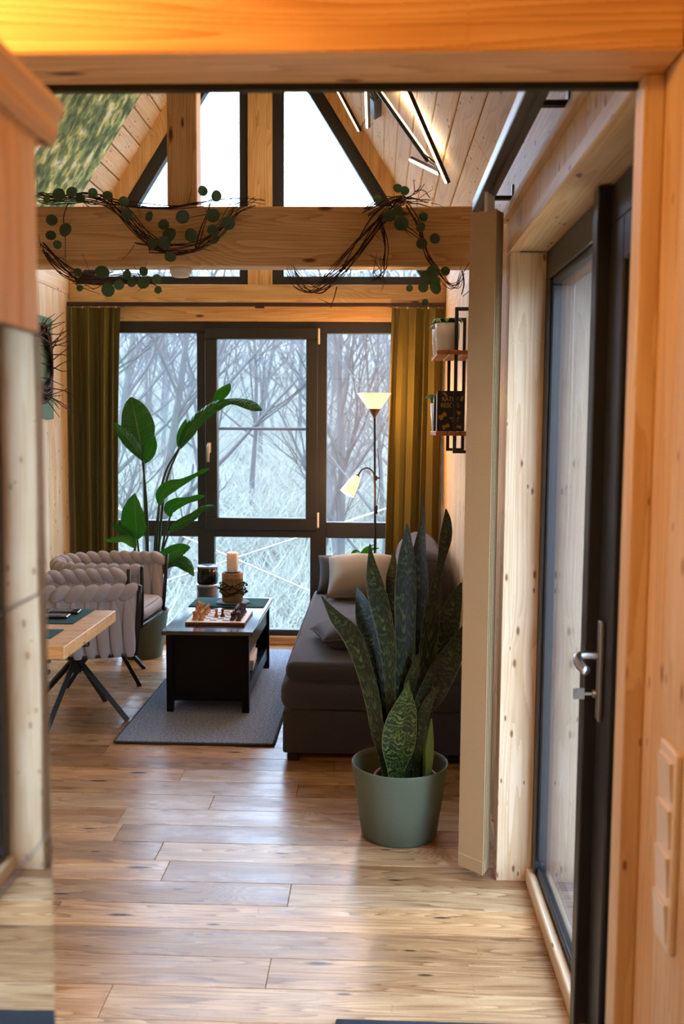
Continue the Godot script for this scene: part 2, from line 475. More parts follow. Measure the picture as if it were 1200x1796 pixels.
# boards: grain runs along v; light and dark wood, knots
func wood(sd: int, w: int, h: int, pale: Color, dark: Color, knot: Color, rings: int, warp: float, contrast: float, knots: int, ksize: float, long := 1.35) -> ImageTexture:
	var r := RandomNumberGenerator.new()
	r.seed = sd
	var n1 := noise_bytes(sd, 0.006, w, h, 8, 3)
	var n2 := noise_bytes(sd + 1, 0.09, w, h, 16, 2)
	var n3 := noise_bytes(sd + 2, 0.012, w, h, 3, 3)
	var shift := PackedFloat32Array()
	shift.resize(w * h)
	var kn := PackedFloat32Array()
	kn.resize(w * h)
	for k in knots:
		var cx := r.randi_range(30, w - 30)
		var cy := r.randi_range(60, h - 60)
		var rad := ksize * r.randf_range(0.5, 1.3)
		var rr := int(rad * 5.0)
		for y in range(maxi(0, cy - rr), mini(h, cy + rr)):
			for x in range(maxi(0, cx - rr), mini(w, cx + rr)):
				var dx := float(x - cx) / rad
				var dy := float(y - cy) / (rad * long)
				var d := sqrt(dx * dx + dy * dy * 0.35)
				if d < 4.0:
					shift[y * w + x] += signf(dx) * exp(-d * 0.9) * 0.9
				var e := sqrt(dx * dx + dy * dy)
				if e < 1.6:
					kn[y * w + x] = maxf(kn[y * w + x], clampf(1.6 - e, 0.0, 1.0) * r.randf_range(0.9, 1.0))
	var data := PackedByteArray()
	data.resize(w * h * 3)
	for y in h:
		for x in w:
			var i := y * w + x
			var f := float(x) / w * rings + (n1[i] / 255.0 - 0.5) * warp + shift[i]
			f -= floorf(f)
			var t := f * f * contrast + (n2[i] / 255.0 - 0.5) * 0.35 + (n3[i] / 255.0 - 0.5) * 0.5
			var c := pale.lerp(dark, clampf(t + 0.12, 0.0, 1.0))
			if kn[i] > 0.0:
				c = c.lerp(knot, kn[i])
			data[i * 3] = int(clampf(c.r, 0, 1) * 255.0)
			data[i * 3 + 1] = int(clampf(c.g, 0, 1) * 255.0)
			data[i * 3 + 2] = int(clampf(c.b, 0, 1) * 255.0)
	return ImageTexture.create_from_image(Image.create_from_data(w, h, false, Image.FORMAT_RGB8, data))

func wood_mat(t: Texture2D, tint: Color, rough: float, across: float, along: float, offset := Vector2.ZERO) -> StandardMaterial3D:
	var m := mat(tint, rough)
	m.albedo_texture = t
	m.uv1_scale = Vector3(1.0 / across, 1.0 / along, 1)
	m.uv1_offset = Vector3(offset.x, offset.y, 0)
	m.heightmap_enabled = true
	m.heightmap_texture = t
	m.heightmap_scale = 0.03
	return m

func ramp(cols: Array, stops: Array) -> Gradient:
	var g := Gradient.new()
	g.offsets = PackedFloat32Array(stops)
	g.colors = PackedColorArray(cols)
	return g

func noise_tex(sd: int, freq: float, g: Gradient, size := 512, octaves := 4, type := FastNoiseLite.TYPE_SIMPLEX_SMOOTH) -> NoiseTexture2D:
	var n := FastNoiseLite.new()
	n.seed = sd
	n.frequency = freq
	n.noise_type = type
	n.fractal_octaves = octaves
	var t := NoiseTexture2D.new()
	t.width = size
	t.height = size
	t.seamless = true
	t.noise = n
	t.color_ramp = g
	return t

func cloth(c: Color, c2: Color, sd: int, scale: float, rough := 0.9, relief := 0.06, rim := 0.3) -> StandardMaterial3D:
	var m := mat(Color.WHITE, rough)
	m.albedo_texture = noise_tex(sd, 0.05, ramp([c2, c], [0.25, 0.75]), 512, 5)
	m.uv1_triplanar = true
	m.uv1_scale = Vector3.ONE * scale
	m.heightmap_enabled = true
	m.heightmap_texture = noise_tex(sd + 1, 0.2, ramp([Color.BLACK, Color.WHITE], [0.2, 0.8]), 512, 2)
	m.heightmap_scale = relief
	m.rim_enabled = rim > 0
	m.rim = rim
	m.rim_tint = 0.7
	m.metallic_specular = 0.25
	return m

func snake_texture(dark: Color, mid: Color, light: Color) -> ImageTexture:
	# mottled cross bands, paler margins
	var w := 256
	var h := 1024
	var a := noise_bytes(91, 0.035, w, h, 1, 2)
	var b := noise_bytes(93, 0.008, w, h, 1, 2)
	var data := PackedByteArray()
	data.resize(w * h * 3)
	for y in h:
		for x in w:
			var i := y * w + x
			var u := float(x) / w
			var n := a[i] / 255.0 - 0.5
			var band := sin(float(y) * 0.15 + n * 4.6 + (b[i] / 255.0 - 0.5) * 12.0 + sin(u * 24.0) * 0.45)
			var t := smoothstep(-0.1, 0.75, band + n * 0.8)
			var c := dark.lerp(mid, t)
			c = c.lerp(light, clampf(t * (b[i] / 255.0 - 0.45) * 2.2, 0.0, 1.0))
			var e := absf(u - 0.5) * 2.0
			if e > 0.965:
				c = Color(0.42, 0.42, 0.26)
			data[i * 3] = int(c.r * 255.0)
			data[i * 3 + 1] = int(c.g * 255.0)
			data[i * 3 + 2] = int(c.b * 255.0)
	return ImageTexture.create_from_image(Image.create_from_data(w, h, false, Image.FORMAT_RGB8, data))

func rib_texture(base: Color, vein: Color, mid: Color) -> ImageTexture:
	# side veins running up and outward from the midrib of a banana-like leaf
	var w := 256
	var h := 512
	var a := noise_bytes(31, 0.02, w, h, 1, 2)
	var data := PackedByteArray()
	data.resize(w * h * 3)
	for y in h:
		for x in w:
			var i := y * w + x
			var u := absf(float(x) / w - 0.5) * 2.0
			var ph := (float(y) / h - u * 0.07) * 26.0
			var s := ph - floorf(ph)
			var t := pow(absf(s - 0.5) * 2.0, 1.8) * 0.85 + (a[i] / 255.0 - 0.5) * 0.3
			var c := base.lerp(vein, clampf(t, 0, 1))
			if u < 0.035:
				c = mid
			data[i * 3] = int(c.r * 255.0)
			data[i * 3 + 1] = int(c.g * 255.0)
			data[i * 3 + 2] = int(c.b * 255.0)
	return ImageTexture.create_from_image(Image.create_from_data(w, h, false, Image.FORMAT_RGB8, data))

func leaf_mat(t: Texture2D, rough: float, back: Color, relief := 0.15) -> StandardMaterial3D:
	var m := mat(Color.WHITE, rough)
	m.albedo_texture = t
	m.backlight_enabled = back.get_luminance() > 0.001
	m.backlight = back
	m.heightmap_enabled = true
	m.heightmap_texture = t
	m.heightmap_scale = relief
	return m

func make_materials() -> void:
	var spruce := wood(11, 512, 1024, Color(0.92, 0.84, 0.71), Color(0.80, 0.66, 0.48), Color(0.50, 0.35, 0.23), 22, 5.0, 0.55, 60, 3.2)
	var beamw := wood(29, 512, 1024, Color(0.92, 0.80, 0.61), Color(0.76, 0.58, 0.37), Color(0.40, 0.25, 0.14), 26, 7.0, 0.65, 10, 6.0)
	var oak := wood(47, 512, 1024, Color(0.82, 0.69, 0.53), Color(0.55, 0.41, 0.28), Color(0.17, 0.12, 0.09), 14, 10.0, 0.8, 7, 7.5, 2.0)
	M.spruce = wood_mat(spruce, Color(1, 1, 1), 0.55, 0.55, 2.2)
	M.spruce_b = wood_mat(spruce, Color(0.96, 0.94, 0.90), 0.55, 0.55, 2.2, Vector2(0.37, 0.61))
	M.spruce_c = wood_mat(spruce, Color(0.99, 0.95, 0.88), 0.55, 0.6, 2.4, Vector2(0.71, 0.23))
	M.beam = wood_mat(beamw, Color(1, 0.97, 0.92), 0.5, 0.5, 2.4)
	M.pine_top = wood_mat(spruce, Color(0.93, 0.80, 0.63), 0.4, 0.45, 1.6, Vector2(0.2, 0.4))
	M.oak = []
	for k in 5:
		var tint: Color = [Color(1, 0.98, 0.94), Color(0.90, 0.85, 0.79), Color(1.0, 0.94, 0.86), Color(0.82, 0.76, 0.69), Color(0.96, 0.95, 0.93)][k]
		var m := wood_mat(oak, tint, 0.34, 0.42, 1.9, Vector2(k * 0.213, k * 0.377))
		m.roughness_texture = noise_tex(60 + k, 0.01, ramp([Color(0.75, 0.75, 0.75), Color(1, 1, 1)], [0.3, 0.7]), 256)
		m.heightmap_scale = 0.04
		M.oak.append(m)
	M.groove = mat(Color(0.33, 0.24, 0.15), 0.9)
	M.anthracite = mat(Color(0.16, 0.165, 0.175), 0.42)
	M.black_metal = mat(Color(0.085, 0.085, 0.09), 0.38)
	M.rail = mat(Color(0.20, 0.14, 0.10), 0.5)
	M.glass = mat(Color(0.97, 0.99, 1.0, 0.03), 0.0)
	M.glass.transparency = BaseMaterial3D.TRANSPARENCY_ALPHA
	M.mirror = mat(Color(0.83, 0.83, 0.82), 0.035, 1.0)
	M.steel = mat(Color(0.72, 0.72, 0.73), 0.28, 1.0)
	M.matt_steel = mat(Color(0.62, 0.61, 0.60), 0.42, 0.9)
	M.white = mat(Color(0.88, 0.87, 0.84), 0.4)
	M.cream_plastic = mat(Color(0.92, 0.88, 0.80), 0.3)
	M.olive = cloth(Color(0.40, 0.36, 0.16), Color(0.34, 0.305, 0.125), 71, 6.0, 0.85, 0.04, 0.4)
	M.curtain_lining = mat(Color(0.62, 0.66, 0.55), 0.9)
	M.sofa = cloth(Color(0.265, 0.26, 0.27), Color(0.225, 0.22, 0.23), 73, 8.0, 0.85, 0.05, 0.35)
	M.sofa_dark = M.sofa
	M.cream_fur = cloth(Color(0.93, 0.90, 0.84), Color(0.84, 0.80, 0.72), 77, 12.0, 0.95, 0.5, 0.5)
	M.chair_fabric = cloth(Color(0.75, 0.715, 0.70), Color(0.66, 0.625, 0.61), 79, 9.0, 0.9, 0.12, 0.4)
	M.rug = cloth(Color(0.68, 0.73, 0.80), Color(0.48, 0.53, 0.60), 81, 2.2, 1.0, 0.6, 0.4)
	M.rug_edge = mat(Color(0.22, 0.22, 0.23), 0.95)
	M.teal = cloth(Color(0.05, 0.31, 0.30), Color(0.04, 0.26, 0.25), 83, 14.0, 0.9, 0.05, 0.2)
	M.mat_blue = cloth(Color(0.20, 0.26, 0.32), Color(0.13, 0.18, 0.23), 85, 10.0, 1.0, 0.3, 0.3)
	M.blind = cloth(Color(0.87, 0.76, 0.58), Color(0.80, 0.69, 0.51), 87, 10.0, 0.9, 0.08, 0.2)
	M.blind.backlight_enabled = true
	M.blind.backlight = Color(0.35, 0.32, 0.26)
	M.table_black = mat(Color(0.06, 0.06, 0.065), 0.3)
	M.table_black.metallic_specular = 0.25
	M.table_top = mat(Color(0.09, 0.09, 0.10), 0.22)
	M.table_top.metallic_specular = 0.7
	M.table_top.clearcoat_enabled = true
	M.table_top.clearcoat = 1.0
	M.table_top.clearcoat_roughness = 0.1
	M.planter = cloth(Color(0.40, 0.43, 0.36), Color(0.37, 0.40, 0.335), 89, 6.0, 0.45, 0.02, 0.0)
	M.planter_inside = M.planter
	M.terracotta = mat(Color(0.40, 0.22, 0.17), 0.6)
	M.soil = cloth(Color(0.20, 0.15, 0.11), Color(0.08, 0.06, 0.045), 95, 14.0, 1.0, 1.2, 0.0)
	M.snake = leaf_mat(snake_texture(Color(0.05, 0.085, 0.045), Color(0.145, 0.215, 0.10), Color(0.30, 0.38, 0.18)), 0.38, Color(0, 0, 0), 0.05)
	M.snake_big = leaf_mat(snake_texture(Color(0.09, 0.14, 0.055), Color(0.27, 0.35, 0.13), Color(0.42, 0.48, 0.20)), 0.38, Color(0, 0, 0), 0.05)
	M.snake_pale = mat(Color(0.33, 0.42, 0.16), 0.4)
	M.leaf_top = leaf_mat(rib_texture(Color(0.17, 0.53, 0.10), Color(0.25, 0.62, 0.16), Color(0.42, 0.64, 0.26)), 0.3, Color(0.5, 0.9, 0.2))
	M.leaf_dark = M.leaf_top
	M.leaf_under = leaf_mat(rib_texture(Color(0.17, 0.45, 0.15), Color(0.22, 0.52, 0.19), Color(0.42, 0.60, 0.30)), 0.2, Color(0.4, 0.75, 0.2))
	var ribs := rib_texture(Color.BLACK, Color.WHITE, Color.WHITE)
	M.leaf_under.heightmap_texture = ribs
	M.leaf_under.heightmap_scale = 0.5
	M.leaf_top.heightmap_texture = ribs
	M.leaf_top.heightmap_scale = 0.2
	M.stem = mat(Color(0.14, 0.22, 0.09), 0.45)
	M.twig = mat(Color(0.24, 0.15, 0.115), 0.8)
	M.eucalyptus = mat(Color(0.24, 0.31, 0.24), 0.6)
	M.eucalyptus.backlight_enabled = true
	M.eucalyptus.backlight = Color(0.50, 0.62, 0.45)
	M.succulent = mat(Color(0.24, 0.44, 0.16), 0.5)
	M.candle = mat(Color(0.97, 0.95, 0.90), 0.5)
	M.candle.subsurf_scatter_enabled = true
	M.candle.subsurf_scatter_strength = 0.4
	M.glow_candle = mat(Color(1.0, 0.85, 0.65), 0.6)
	M.glow_candle.emission_enabled = true
	M.glow_candle.emission = Color(1.0, 0.66, 0.40)
	M.glow_candle.emission_energy_multiplier = 0.25
	M.log_bark = wood_mat(beamw, Color(0.66, 0.63, 0.60), 0.8, 0.3, 0.5)
	M.moss = cloth(Color(0.34, 0.38, 0.20), Color(0.20, 0.20, 0.12), 97, 20.0, 1.0, 0.8, 0.0)
	M.slate = mat(Color(0.16, 0.19, 0.22), 0.6)
	M.chess_light = mat(Color(0.72, 0.50, 0.28), 0.3)
	M.chess_dark = mat(Color(0.25, 0.115, 0.075), 0.3)
	M.board_rim = mat(Color(0.83, 0.72, 0.58), 0.4)
	M.board_side = mat(Color(0.38, 0.22, 0.13), 0.5)
	M.shade = mat(Color(0.97, 0.93, 0.86), 0.5)
	M.shade.emission_enabled = true
	M.shade.emission = Color(1.0, 0.86, 0.70)
	M.shade.emission_energy_multiplier = 0.95
	M.diffuser = mat(Color(1, 0.97, 0.92), 0.4)
	M.diffuser.emission_enabled = true
	M.diffuser.emission = Color(1.0, 0.86, 0.66)
	M.diffuser.emission_energy_multiplier = 3.0
	M.led_disc = mat(Color(1, 0.97, 0.92), 0.4)
	M.led_disc.emission_enabled = true
	M.led_disc.emission = Color(1.0, 0.78, 0.5)
	M.led_disc.emission_energy_multiplier = 2.0
	M.brass = mat(Color(0.45, 0.33, 0.22), 0.35, 0.8)
	M.window_handle = mat(Color(0.74, 0.68, 0.60), 0.35)
	M.bark = cloth(Color(0.46, 0.46, 0.45), Color(0.38, 0.38, 0.375), 101, 3.0, 0.95, 1.5, 0.0)
	M.bark_dark = cloth(Color(0.36, 0.355, 0.34), Color(0.27, 0.265, 0.26), 102, 3.0, 0.95, 1.5, 0.0)
	M.litter = cloth(Color(0.45, 0.44, 0.39), Color(0.34, 0.34, 0.30), 103, 0.35, 1.0, 2.0, 0.0)
	M.brush = mat(Color(0.57, 0.575, 0.51), 1.0)
	M.cable = mat(Color(0.86, 0.87, 0.88), 0.35, 0.3)
	M.rail_outside = mat(Color(0.40, 0.44, 0.48), 0.4, 0.4)
	M.slab = mat(Color(0.55, 0.54, 0.52), 0.9)
	M.decking = wood_mat(spruce, Color(0.75, 0.70, 0.64), 0.7, 0.5, 2.0)
	M.paper = mat(Color(0.90, 0.87, 0.82), 0.8)
	M.book_black = mat(Color(0.06, 0.05, 0.045), 0.35)
	M.book_gold = mat(Color(0.76, 0.60, 0.32), 0.45)
	M.book_bone = mat(Color(0.62, 0.42, 0.20), 0.5)
	M.book_blue = mat(Color(0.10, 0.27, 0.42), 0.5)
	M.book_orange = mat(Color(0.72, 0.40, 0.18), 0.5)
	M.shelf_wood = wood_mat(beamw, Color(0.72, 0.52, 0.36), 0.5, 0.3, 1.2)
	M.pack = mat(Color(0.05, 0.055, 0.06), 0.15)
	M.canister = mat(Color(0.03, 0.035, 0.045), 0.15)
	M.canister_gray = mat(Color(0.20, 0.21, 0.23), 0.5)
	M.art_glass = mat(Color(0.40, 0.52, 0.42), 0.3)
	var g := mat(Color.WHITE, 0.7)
	g.albedo_texture = noise_tex(111, 0.011, ramp([Color(0.40, 0.50, 0.28), Color(0.54, 0.63, 0.36), Color(0.66, 0.73, 0.54), Color(0.76, 0.77, 0.38), Color(0.88, 0.91, 0.80)], [0.25, 0.42, 0.52, 0.64, 0.80]), 512, 4, FastNoiseLite.TYPE_SIMPLEX_SMOOTH)
	g.detail_enabled = true
	g.detail_blend_mode = BaseMaterial3D.BLEND_MODE_MUL
	g.detail_albedo = noise_tex(113, 0.02, ramp([Color(0.55, 0.62, 0.50), Color(1, 1, 1)], [0.35, 0.6]), 512, 4)
	g.uv1_scale = Vector3(1.1, 0.8, 1)
	g.uv2_scale = Vector3(1.6, 1.1, 1)
	M.mural = g
# ---------------------------------------------------------------- camera and light
func lamp_light(parent: Node3D, called: String, p: Vector3, energy: float, c: Color, size := 0.03) -> OmniLight3D:
	var l := OmniLight3D.new()
	l.name = called
	l.position = p
	l.light_energy = energy
	l.light_color = c
	l.light_size = size
	l.omni_range = 14.0
	l.omni_attenuation = 2.0
	l.shadow_enabled = true
	parent.add_child(l, true)
	return l

func area_light(parent: Node3D, called: String, p: Vector3, facing: Vector3, along: Vector3, size: Vector2, energy: float, c: Color) -> void:
	var l := AreaLight3D.new()
	l.name = called
	var z := -facing.normalized()
	var x := (along - z * along.dot(z)).normalized()
	l.transform = Transform3D(Basis(x, z.cross(x), z), p)
	l.area_size = size
	l.light_energy = energy
	l.light_color = c
	l.area_range = 12.0
	l.shadow_enabled = true
	parent.add_child(l, true)

func camera_and_sky() -> void:
	var cam := Camera3D.new()
	cam.name = "camera"
	cam.near = 0.05
	cam.far = 300.0
	cam.position = Vector3(0, 1.5, 0)
	cam.rotation_degrees = Vector3(-5.13, 2.076, 0.41)
	add_child(cam)
	var a := CameraAttributesPhysical.new()
	a.frustum_focal_length = 22.584
	a.frustum_focus_distance = 4.6
	a.frustum_near = 0.05
	a.frustum_far = 300.0
	a.exposure_aperture = 2.8
	cam.attributes = a
	cam.current = true
	var sky := Sky.new()
	var sm := ProceduralSkyMaterial.new()
	sm.sky_top_color = Color(0.75, 0.865, 1.0)
	sm.sky_horizon_color = Color(0.77, 0.875, 1.0)
	sm.ground_bottom_color = Color(0.45, 0.45, 0.44)
	sm.ground_horizon_color = Color(0.55, 0.56, 0.56)
	sky.sky_material = sm
	var e := Environment.new()
	e.background_mode = Environment.BG_SKY
	e.sky = sky
	e.background_energy_multiplier = 13.0
	e.tonemap_mode = Environment.TONE_MAPPER_LINEAR
	e.tonemap_exposure = 1.06
	e.volumetric_fog_enabled = true
	e.volumetric_fog_density = 0.0
	e.sdfgi_enabled = true
	e.ssao_enabled = true
	e.ssil_enabled = true
	var w := WorldEnvironment.new()
	w.name = "world"
	w.environment = e
	add_child(w)

# ---------------------------------------------------------------- the house
func roof_y(x: float, inset := 0.0) -> float:
	return YE + (XR - inset - absf(x - XC) - XC) * SL

func vboards(parent: Node3D, x: float, thick: float, z0: float, z1: float, y0: float, y1: float, w: float) -> void:
	# upright boards on a wall across x; the visible face is at x
	var n := int(ceil((z1 - z0) / w))
	for i in n:
		var a := z0 + i * w
		var b := minf(a + w, z1)
		var m: Material = [M.spruce, M.spruce_b, M.spruce_c][rng.randi() % 3]
		span(parent, "board", Vector3(x, y0, a + 0.0008), Vector3(x + thick, y1, b - 0.0008), m, 0.0016, 1, rng.randi() % 6)

func build_house() -> void:
	rng.seed = 5
	# floor: oak planks laid across the room
	var floor_ := setting("floor", "wide oak plank floor with dark knots", "floor")
	span(floor_, "subfloor", Vector3(XL - 0.2, -0.3, ZG - 0.12), Vector3(0.75, -0.016, 1.7), M.groove)
	var joints := {0: [-0.695], 1: [-0.285], 4: [-0.267, -1.5], 5: [-0.7 - 0.6], 3: [-1.35], 8: [-0.968], 9: [-0.646], 10: [-0.315]}
	joints[4] = [-0.267]
	joints[3] = [-0.98]
	joints[5] = [-0.70, -1.75]
	var pw := 0.1477
	var k := -27
	while k < 29:
		var z1 := -2.294 - pw * k
		var z0 := z1 - pw
		z0 = maxf(z0, ZG)
		z1 = minf(z1, 1.7)
		var right := 0.505 if z1 < -1.5 and z1 > -3.15 else XR
		var cuts := []
		if joints.has(k):
			cuts = joints[k].duplicate()
		else:
			var c := XL + rng.randf_range(0.25, 1.5)
			while c < right - 0.3:
				cuts.append(c)
				c += rng.randf_range(0.9, 1.7)
		cuts.append(XL)
		cuts.append(right)
		cuts.sort()
		for i in cuts.size() - 1:
			var m: Material = M.oak[rng.randi() % 5]
			span(floor_, "plank", Vector3(cuts[i] + 0.0006, -0.016, z0 + 0.0006), Vector3(cuts[i + 1] - 0.0006, 0.0, z1 - 0.0006), m, 0.0012, 0, rng.randi() % 9)
		k += 1
	# left wall
	var wl := setting("wall_left", "left wall of upright spruce boards", "wall")
	var wz0 := -2.50
	var wz1 := -2.00
	var wy0 := 1.05
	var wy1 := 1.98
	span(wl, "backing", Vector3(XL - 0.2, -0.3, ZG - 0.1), Vector3(XL - 0.018, 2.75, wz0), M.spruce_b)
	span(wl, "backing", Vector3(XL - 0.2, -0.3, wz1), Vector3(XL - 0.018, 2.75, 1.7), M.spruce_b)
	span(wl, "backing", Vector3(XL - 0.2, -0.3, wz0), Vector3(XL - 0.018, wy0, wz1), M.spruce_b)
	span(wl, "backing", Vector3(XL - 0.2, wy1, wz0), Vector3(XL - 0.018, 2.75, wz1), M.spruce_b)
	vboards(wl, XL - 0.018, 0.018, ZG, wz0, 0.0, 2.355, 0.121)
	vboards(wl, XL - 0.018, 0.018, wz0, wz1, 0.0, wy0, 0.121)
	vboards(wl, XL - 0.018, 0.018, wz0, wz1, wy1, 2.355, 0.121)
	span(wl, "board", Vector3(XL - 0.018, 0.0, wz1), Vector3(XL, 2.355, 1.7), M.spruce, 0.001)
	# kitchen window in the left wall, hidden behind the cabinet
	var kw := setting("window_4", "kitchen window in the left wall", "window")
	span(kw, "frame_bar", Vector3(XL - 0.14, wy0, wz0), Vector3(XL - 0.07, wy0 + 0.07, wz1), M.anthracite, 0.003)
	span(kw, "frame_bar", Vector3(XL - 0.14, wy1 - 0.07, wz0), Vector3(XL - 0.07, wy1, wz1), M.anthracite, 0.003)
	span(kw, "frame_bar", Vector3(XL - 0.14, wy0 + 0.07, wz0), Vector3(XL - 0.07, wy1 - 0.07, wz0 + 0.07), M.anthracite, 0.003)
	span(kw, "frame_bar", Vector3(XL - 0.14, wy0 + 0.07, wz1 - 0.07), Vector3(XL - 0.07, wy1 - 0.07, wz1), M.anthracite, 0.003)
	span(kw, "pane", Vector3(XL - 0.108, wy0 + 0.07, wz0 + 0.07), Vector3(XL - 0.102, wy1 - 0.07, wz1 - 0.07), M.glass)
	for z in [-6.5, -4.1, -1.7, 0.0]:
		span(wl, "board", Vector3(XL - 0.018, 2.357, z), Vector3(XL, 2.56, z + 2.397 if z < -1.7 else z + 1.698), M.spruce_c, 0.0015, 2, int(-z * 2) % 7)
	var bl := setting("baseboard_left")
	span(bl, "board", Vector3(XL, 0.0, -6.4), Vector3(XL + 0.016, 0.06, 1.6), M.spruce_b, 0.003, 2)
	# right wall with the tall opening of the glazed door
	var wr := setting("wall_right", "right wall of pale spruce boards around the glazed door", "wall")
	span(wr, "backing", Vector3(XR + 0.018, -0.3, ZG - 0.1), Vector3(0.75, 2.75, -3.13), M.spruce_b)
	span(wr, "backing", Vector3(XR + 0.018, 2.085, -3.13), Vector3(0.75, 2.75, -1.58), M.spruce_b, 0, 2)
	span(wr, "backing", Vector3(XR + 0.018, -0.3, -1.58), Vector3(0.75, 2.75, 1.7), M.spruce_b)
	vboards(wr, XR, 0.018, ZG, -3.11, 0.0, 2.20, 0.121)
	vboards(wr, XR, 0.018, -3.11, -1.6, 2.083, 2.20, 0.121)
	vboards(wr, XR, 0.018, -1.6, -0.2, 0.0, 2.20, 0.137)
	span(wr, "board", Vector3(XR, 0.0, -0.2), Vector3(XR + 0.018, 2.2, 1.7), M.spruce, 0.001)
	for z in [-6.5, -4.3, -1.9]:
		span(wr, "board", Vector3(XR, 2.2, z), Vector3(XR + 0.018, 2.375, z + 2.398 if z > -6 else z + 2.198), M.spruce_c, 0.0015, 2, 3 + int(-z))
		span(wr, "board", Vector3(XR, 2.377, z), Vector3(XR + 0.018, 2.56, z + 2.398 if z > -6 else z + 2.198), M.spruce, 0.0015, 2, 1 + int(-z))
	span(wr, "board", Vector3(XR, 2.2, 0.5), Vector3(XR + 0.018, 2.56, 1.7), M.spruce, 0.0015, 2)
	var br := setting("baseboard_right")
	span(br, "board", Vector3(XR - 0.016, 0.0, -6.4), Vector3(XR, 0.06, -3.2), M.spruce_b, 0.003, 2)
	var t1 := setting("trim_1", "thin ledge strip along the right wall above the door", "trim")
	span(t1, "strip", Vector3(0.418, 2.2, -3.44), Vector3(XR, 2.227, -1.62), M.spruce_b, 0.002, 2)
	var t2 := setting("trim_2", "pale casing boards around the glazed door opening", "trim")
	span(t2, "casing_board", Vector3(0.408, 0.0, -3.17), Vector3(XR, 2.045, -3.09), M.spruce, 0.002, 1, 2)
	span(t2, "casing_board", Vector3(0.408, 2.045, -3.17), Vector3(XR, 2.083, -1.56), M.spruce_c, 0.002, 2, 3)
	span(t2, "casing_board", Vector3(0.408, 0.0, -1.615), Vector3(XR, 2.045, -1.56), M.spruce, 0.002, 1, 4)
	span(t2, "lining_board", Vector3(0.428, 0.0, -3.13), Vector3(0.523, 2.043, -3.092), M.spruce, 0.001, 1, 5)
	span(t2, "lining_board", Vector3(0.428, 2.047, -3.09), Vector3(0.60, 2.083, -1.6), M.spruce_b, 0.001, 2, 1)
	span(t2, "lining_board", Vector3(0.43, 0.0, -1.61), Vector3(0.60, 2.045, -1.58), M.spruce_b, 0.001, 1, 1)
	span(t2, "threshold_board", Vector3(0.505, -0.01, -3.09), Vector3(0.532, 0.05, -1.62), M.spruce, 0.004, 2, 1)
	span(t2, "added_dark_sheet", Vector3(0.601, 0.0, -3.13), Vector3(0.765, 2.085, -3.10), M.anthracite, 0.002)  # added dark sheet, dims the bright outer reveal seen through the glass
	span(t2, "outer_sill", Vector3(0.60, -0.1, -3.13), Vector3(0.78, 0.0, -1.58), M.matt_steel)
	# roof: boards along the ridge on both slopes
	var ce := setting("ceiling", "steep roof slopes clad in long pale spruce boards", "ceiling")
	var ang := atan(SL)
	var run := (XR - XC) / cos(ang)
	var bw := 0.1305
	for side in [1.0, -1.0]:
		var ex := Vector3(cos(ang), -sin(ang) * side, 0)
		var ey := Vector3(sin(ang) * side, cos(ang), 0)
		var basis_ := Basis(ex, ey, Vector3(0, 0, 1))
		var eave := Vector3(XR if side > 0 else XL, YE, 0)
		var up: Vector3 = -ex * side
		for i in int(ceil(run / bw)) + 1:
			var cuts := [ZG - 0.02, -6.5 + fmod(i * 1.37 + 0.9, 2.6) + 1.6, 0.2 - fmod(i * 0.83, 1.4), 1.7]
			for j in cuts.size() - 1:
				var c: Vector3 = eave + up * (bw * (i + 0.5)) + ey * 0.009 + Vector3(0, 0, (cuts[j] + cuts[j + 1]) * 0.5)
				var L: float = cuts[j + 1] - cuts[j] - 0.001
				var m: Material = [M.spruce, M.spruce_b, M.spruce_c][(i * 7 + j * 3) % 3]
				part(ce, "board", boxm(Vector3(bw - 0.006, 0.018, snappedf(L, 0.01)), 0.004, 2, (i * 5 + j) % 8), m, Transform3D(basis_, c))
		part(ce, "backing", boxm(Vector3(run + 0.5, 0.16, 8.5), 0, 2), M.groove, Transform3D(basis_, eave + up * (run * 0.5 - 0.1) + ey * 0.099 + Vector3(0, 0, -2.45)))
	span(ce, "ridge_board", Vector3(XC - 0.12, 4.46, ZG), Vector3(XC + 0.12, 4.6, 1.7), M.spruce_b, 0.002, 2)
	# kitchen ceiling under the sleeping loft and the wall behind the viewer
	span(ce, "loft_board", Vector3(XL, 2.235, -1.47), Vector3(XR + 0.02, 2.33, 1.7), M.spruce, 0.0, 2)
	var wb := setting("wall_front")
	var st := flat()
	prism(st, [[XL - 0.2, -0.3], [0.75, -0.3], [0.75, 2.5], [XC, 4.75], [XL - 0.2, 2.5]], 1.7, 1.85)
	part(wb, "backing", done(st), M.spruce_b)
	# gable end: posts, plates, rafters
	var wg := setting("wall_back", "glazed gable end framed in knotty timber", "wall")
	span(wg, "plate_beam", Vector3(XL, 2.298, ZG - 0.1), Vector3(XR, 2.427, ZG + 0.03), M.beam, 0.003, 0, 1)
	span(wg, "head_board", Vector3(XL, 2.188, ZG - 0.1), Vector3(XR, 2.297, ZG + 0.005), M.beam, 0.002, 0, 3)
	span(wg, "post", Vector3(-0.872, 2.428, ZG - 0.1), Vector3(-0.71, 4.5, ZG + 0.02), M.beam, 0.003, 1, 2)
	for side in [1.0, -1.0]:
		var pts := []
		for q in [[0.0, 2.428], [0.11, 2.428], [0.11, -1.0], [0.0, -1.0]]:
			var d: float = q[0]
			var y: float = q[1]
			var hx := (XR - d - XC) - (y - YE) / SL if y > 0 else 0.081
			var yy := y if y > 0 else YE + (XR - d - XC - hx) * SL
			pts.append([XC + side * hx, yy])
		st = flat()
		prism(st, pts, ZG - 0.1, ZG + 0.03, 1, Vector2(0.1, 0.3))
		part(wg, "rafter", done(st), M.beam)
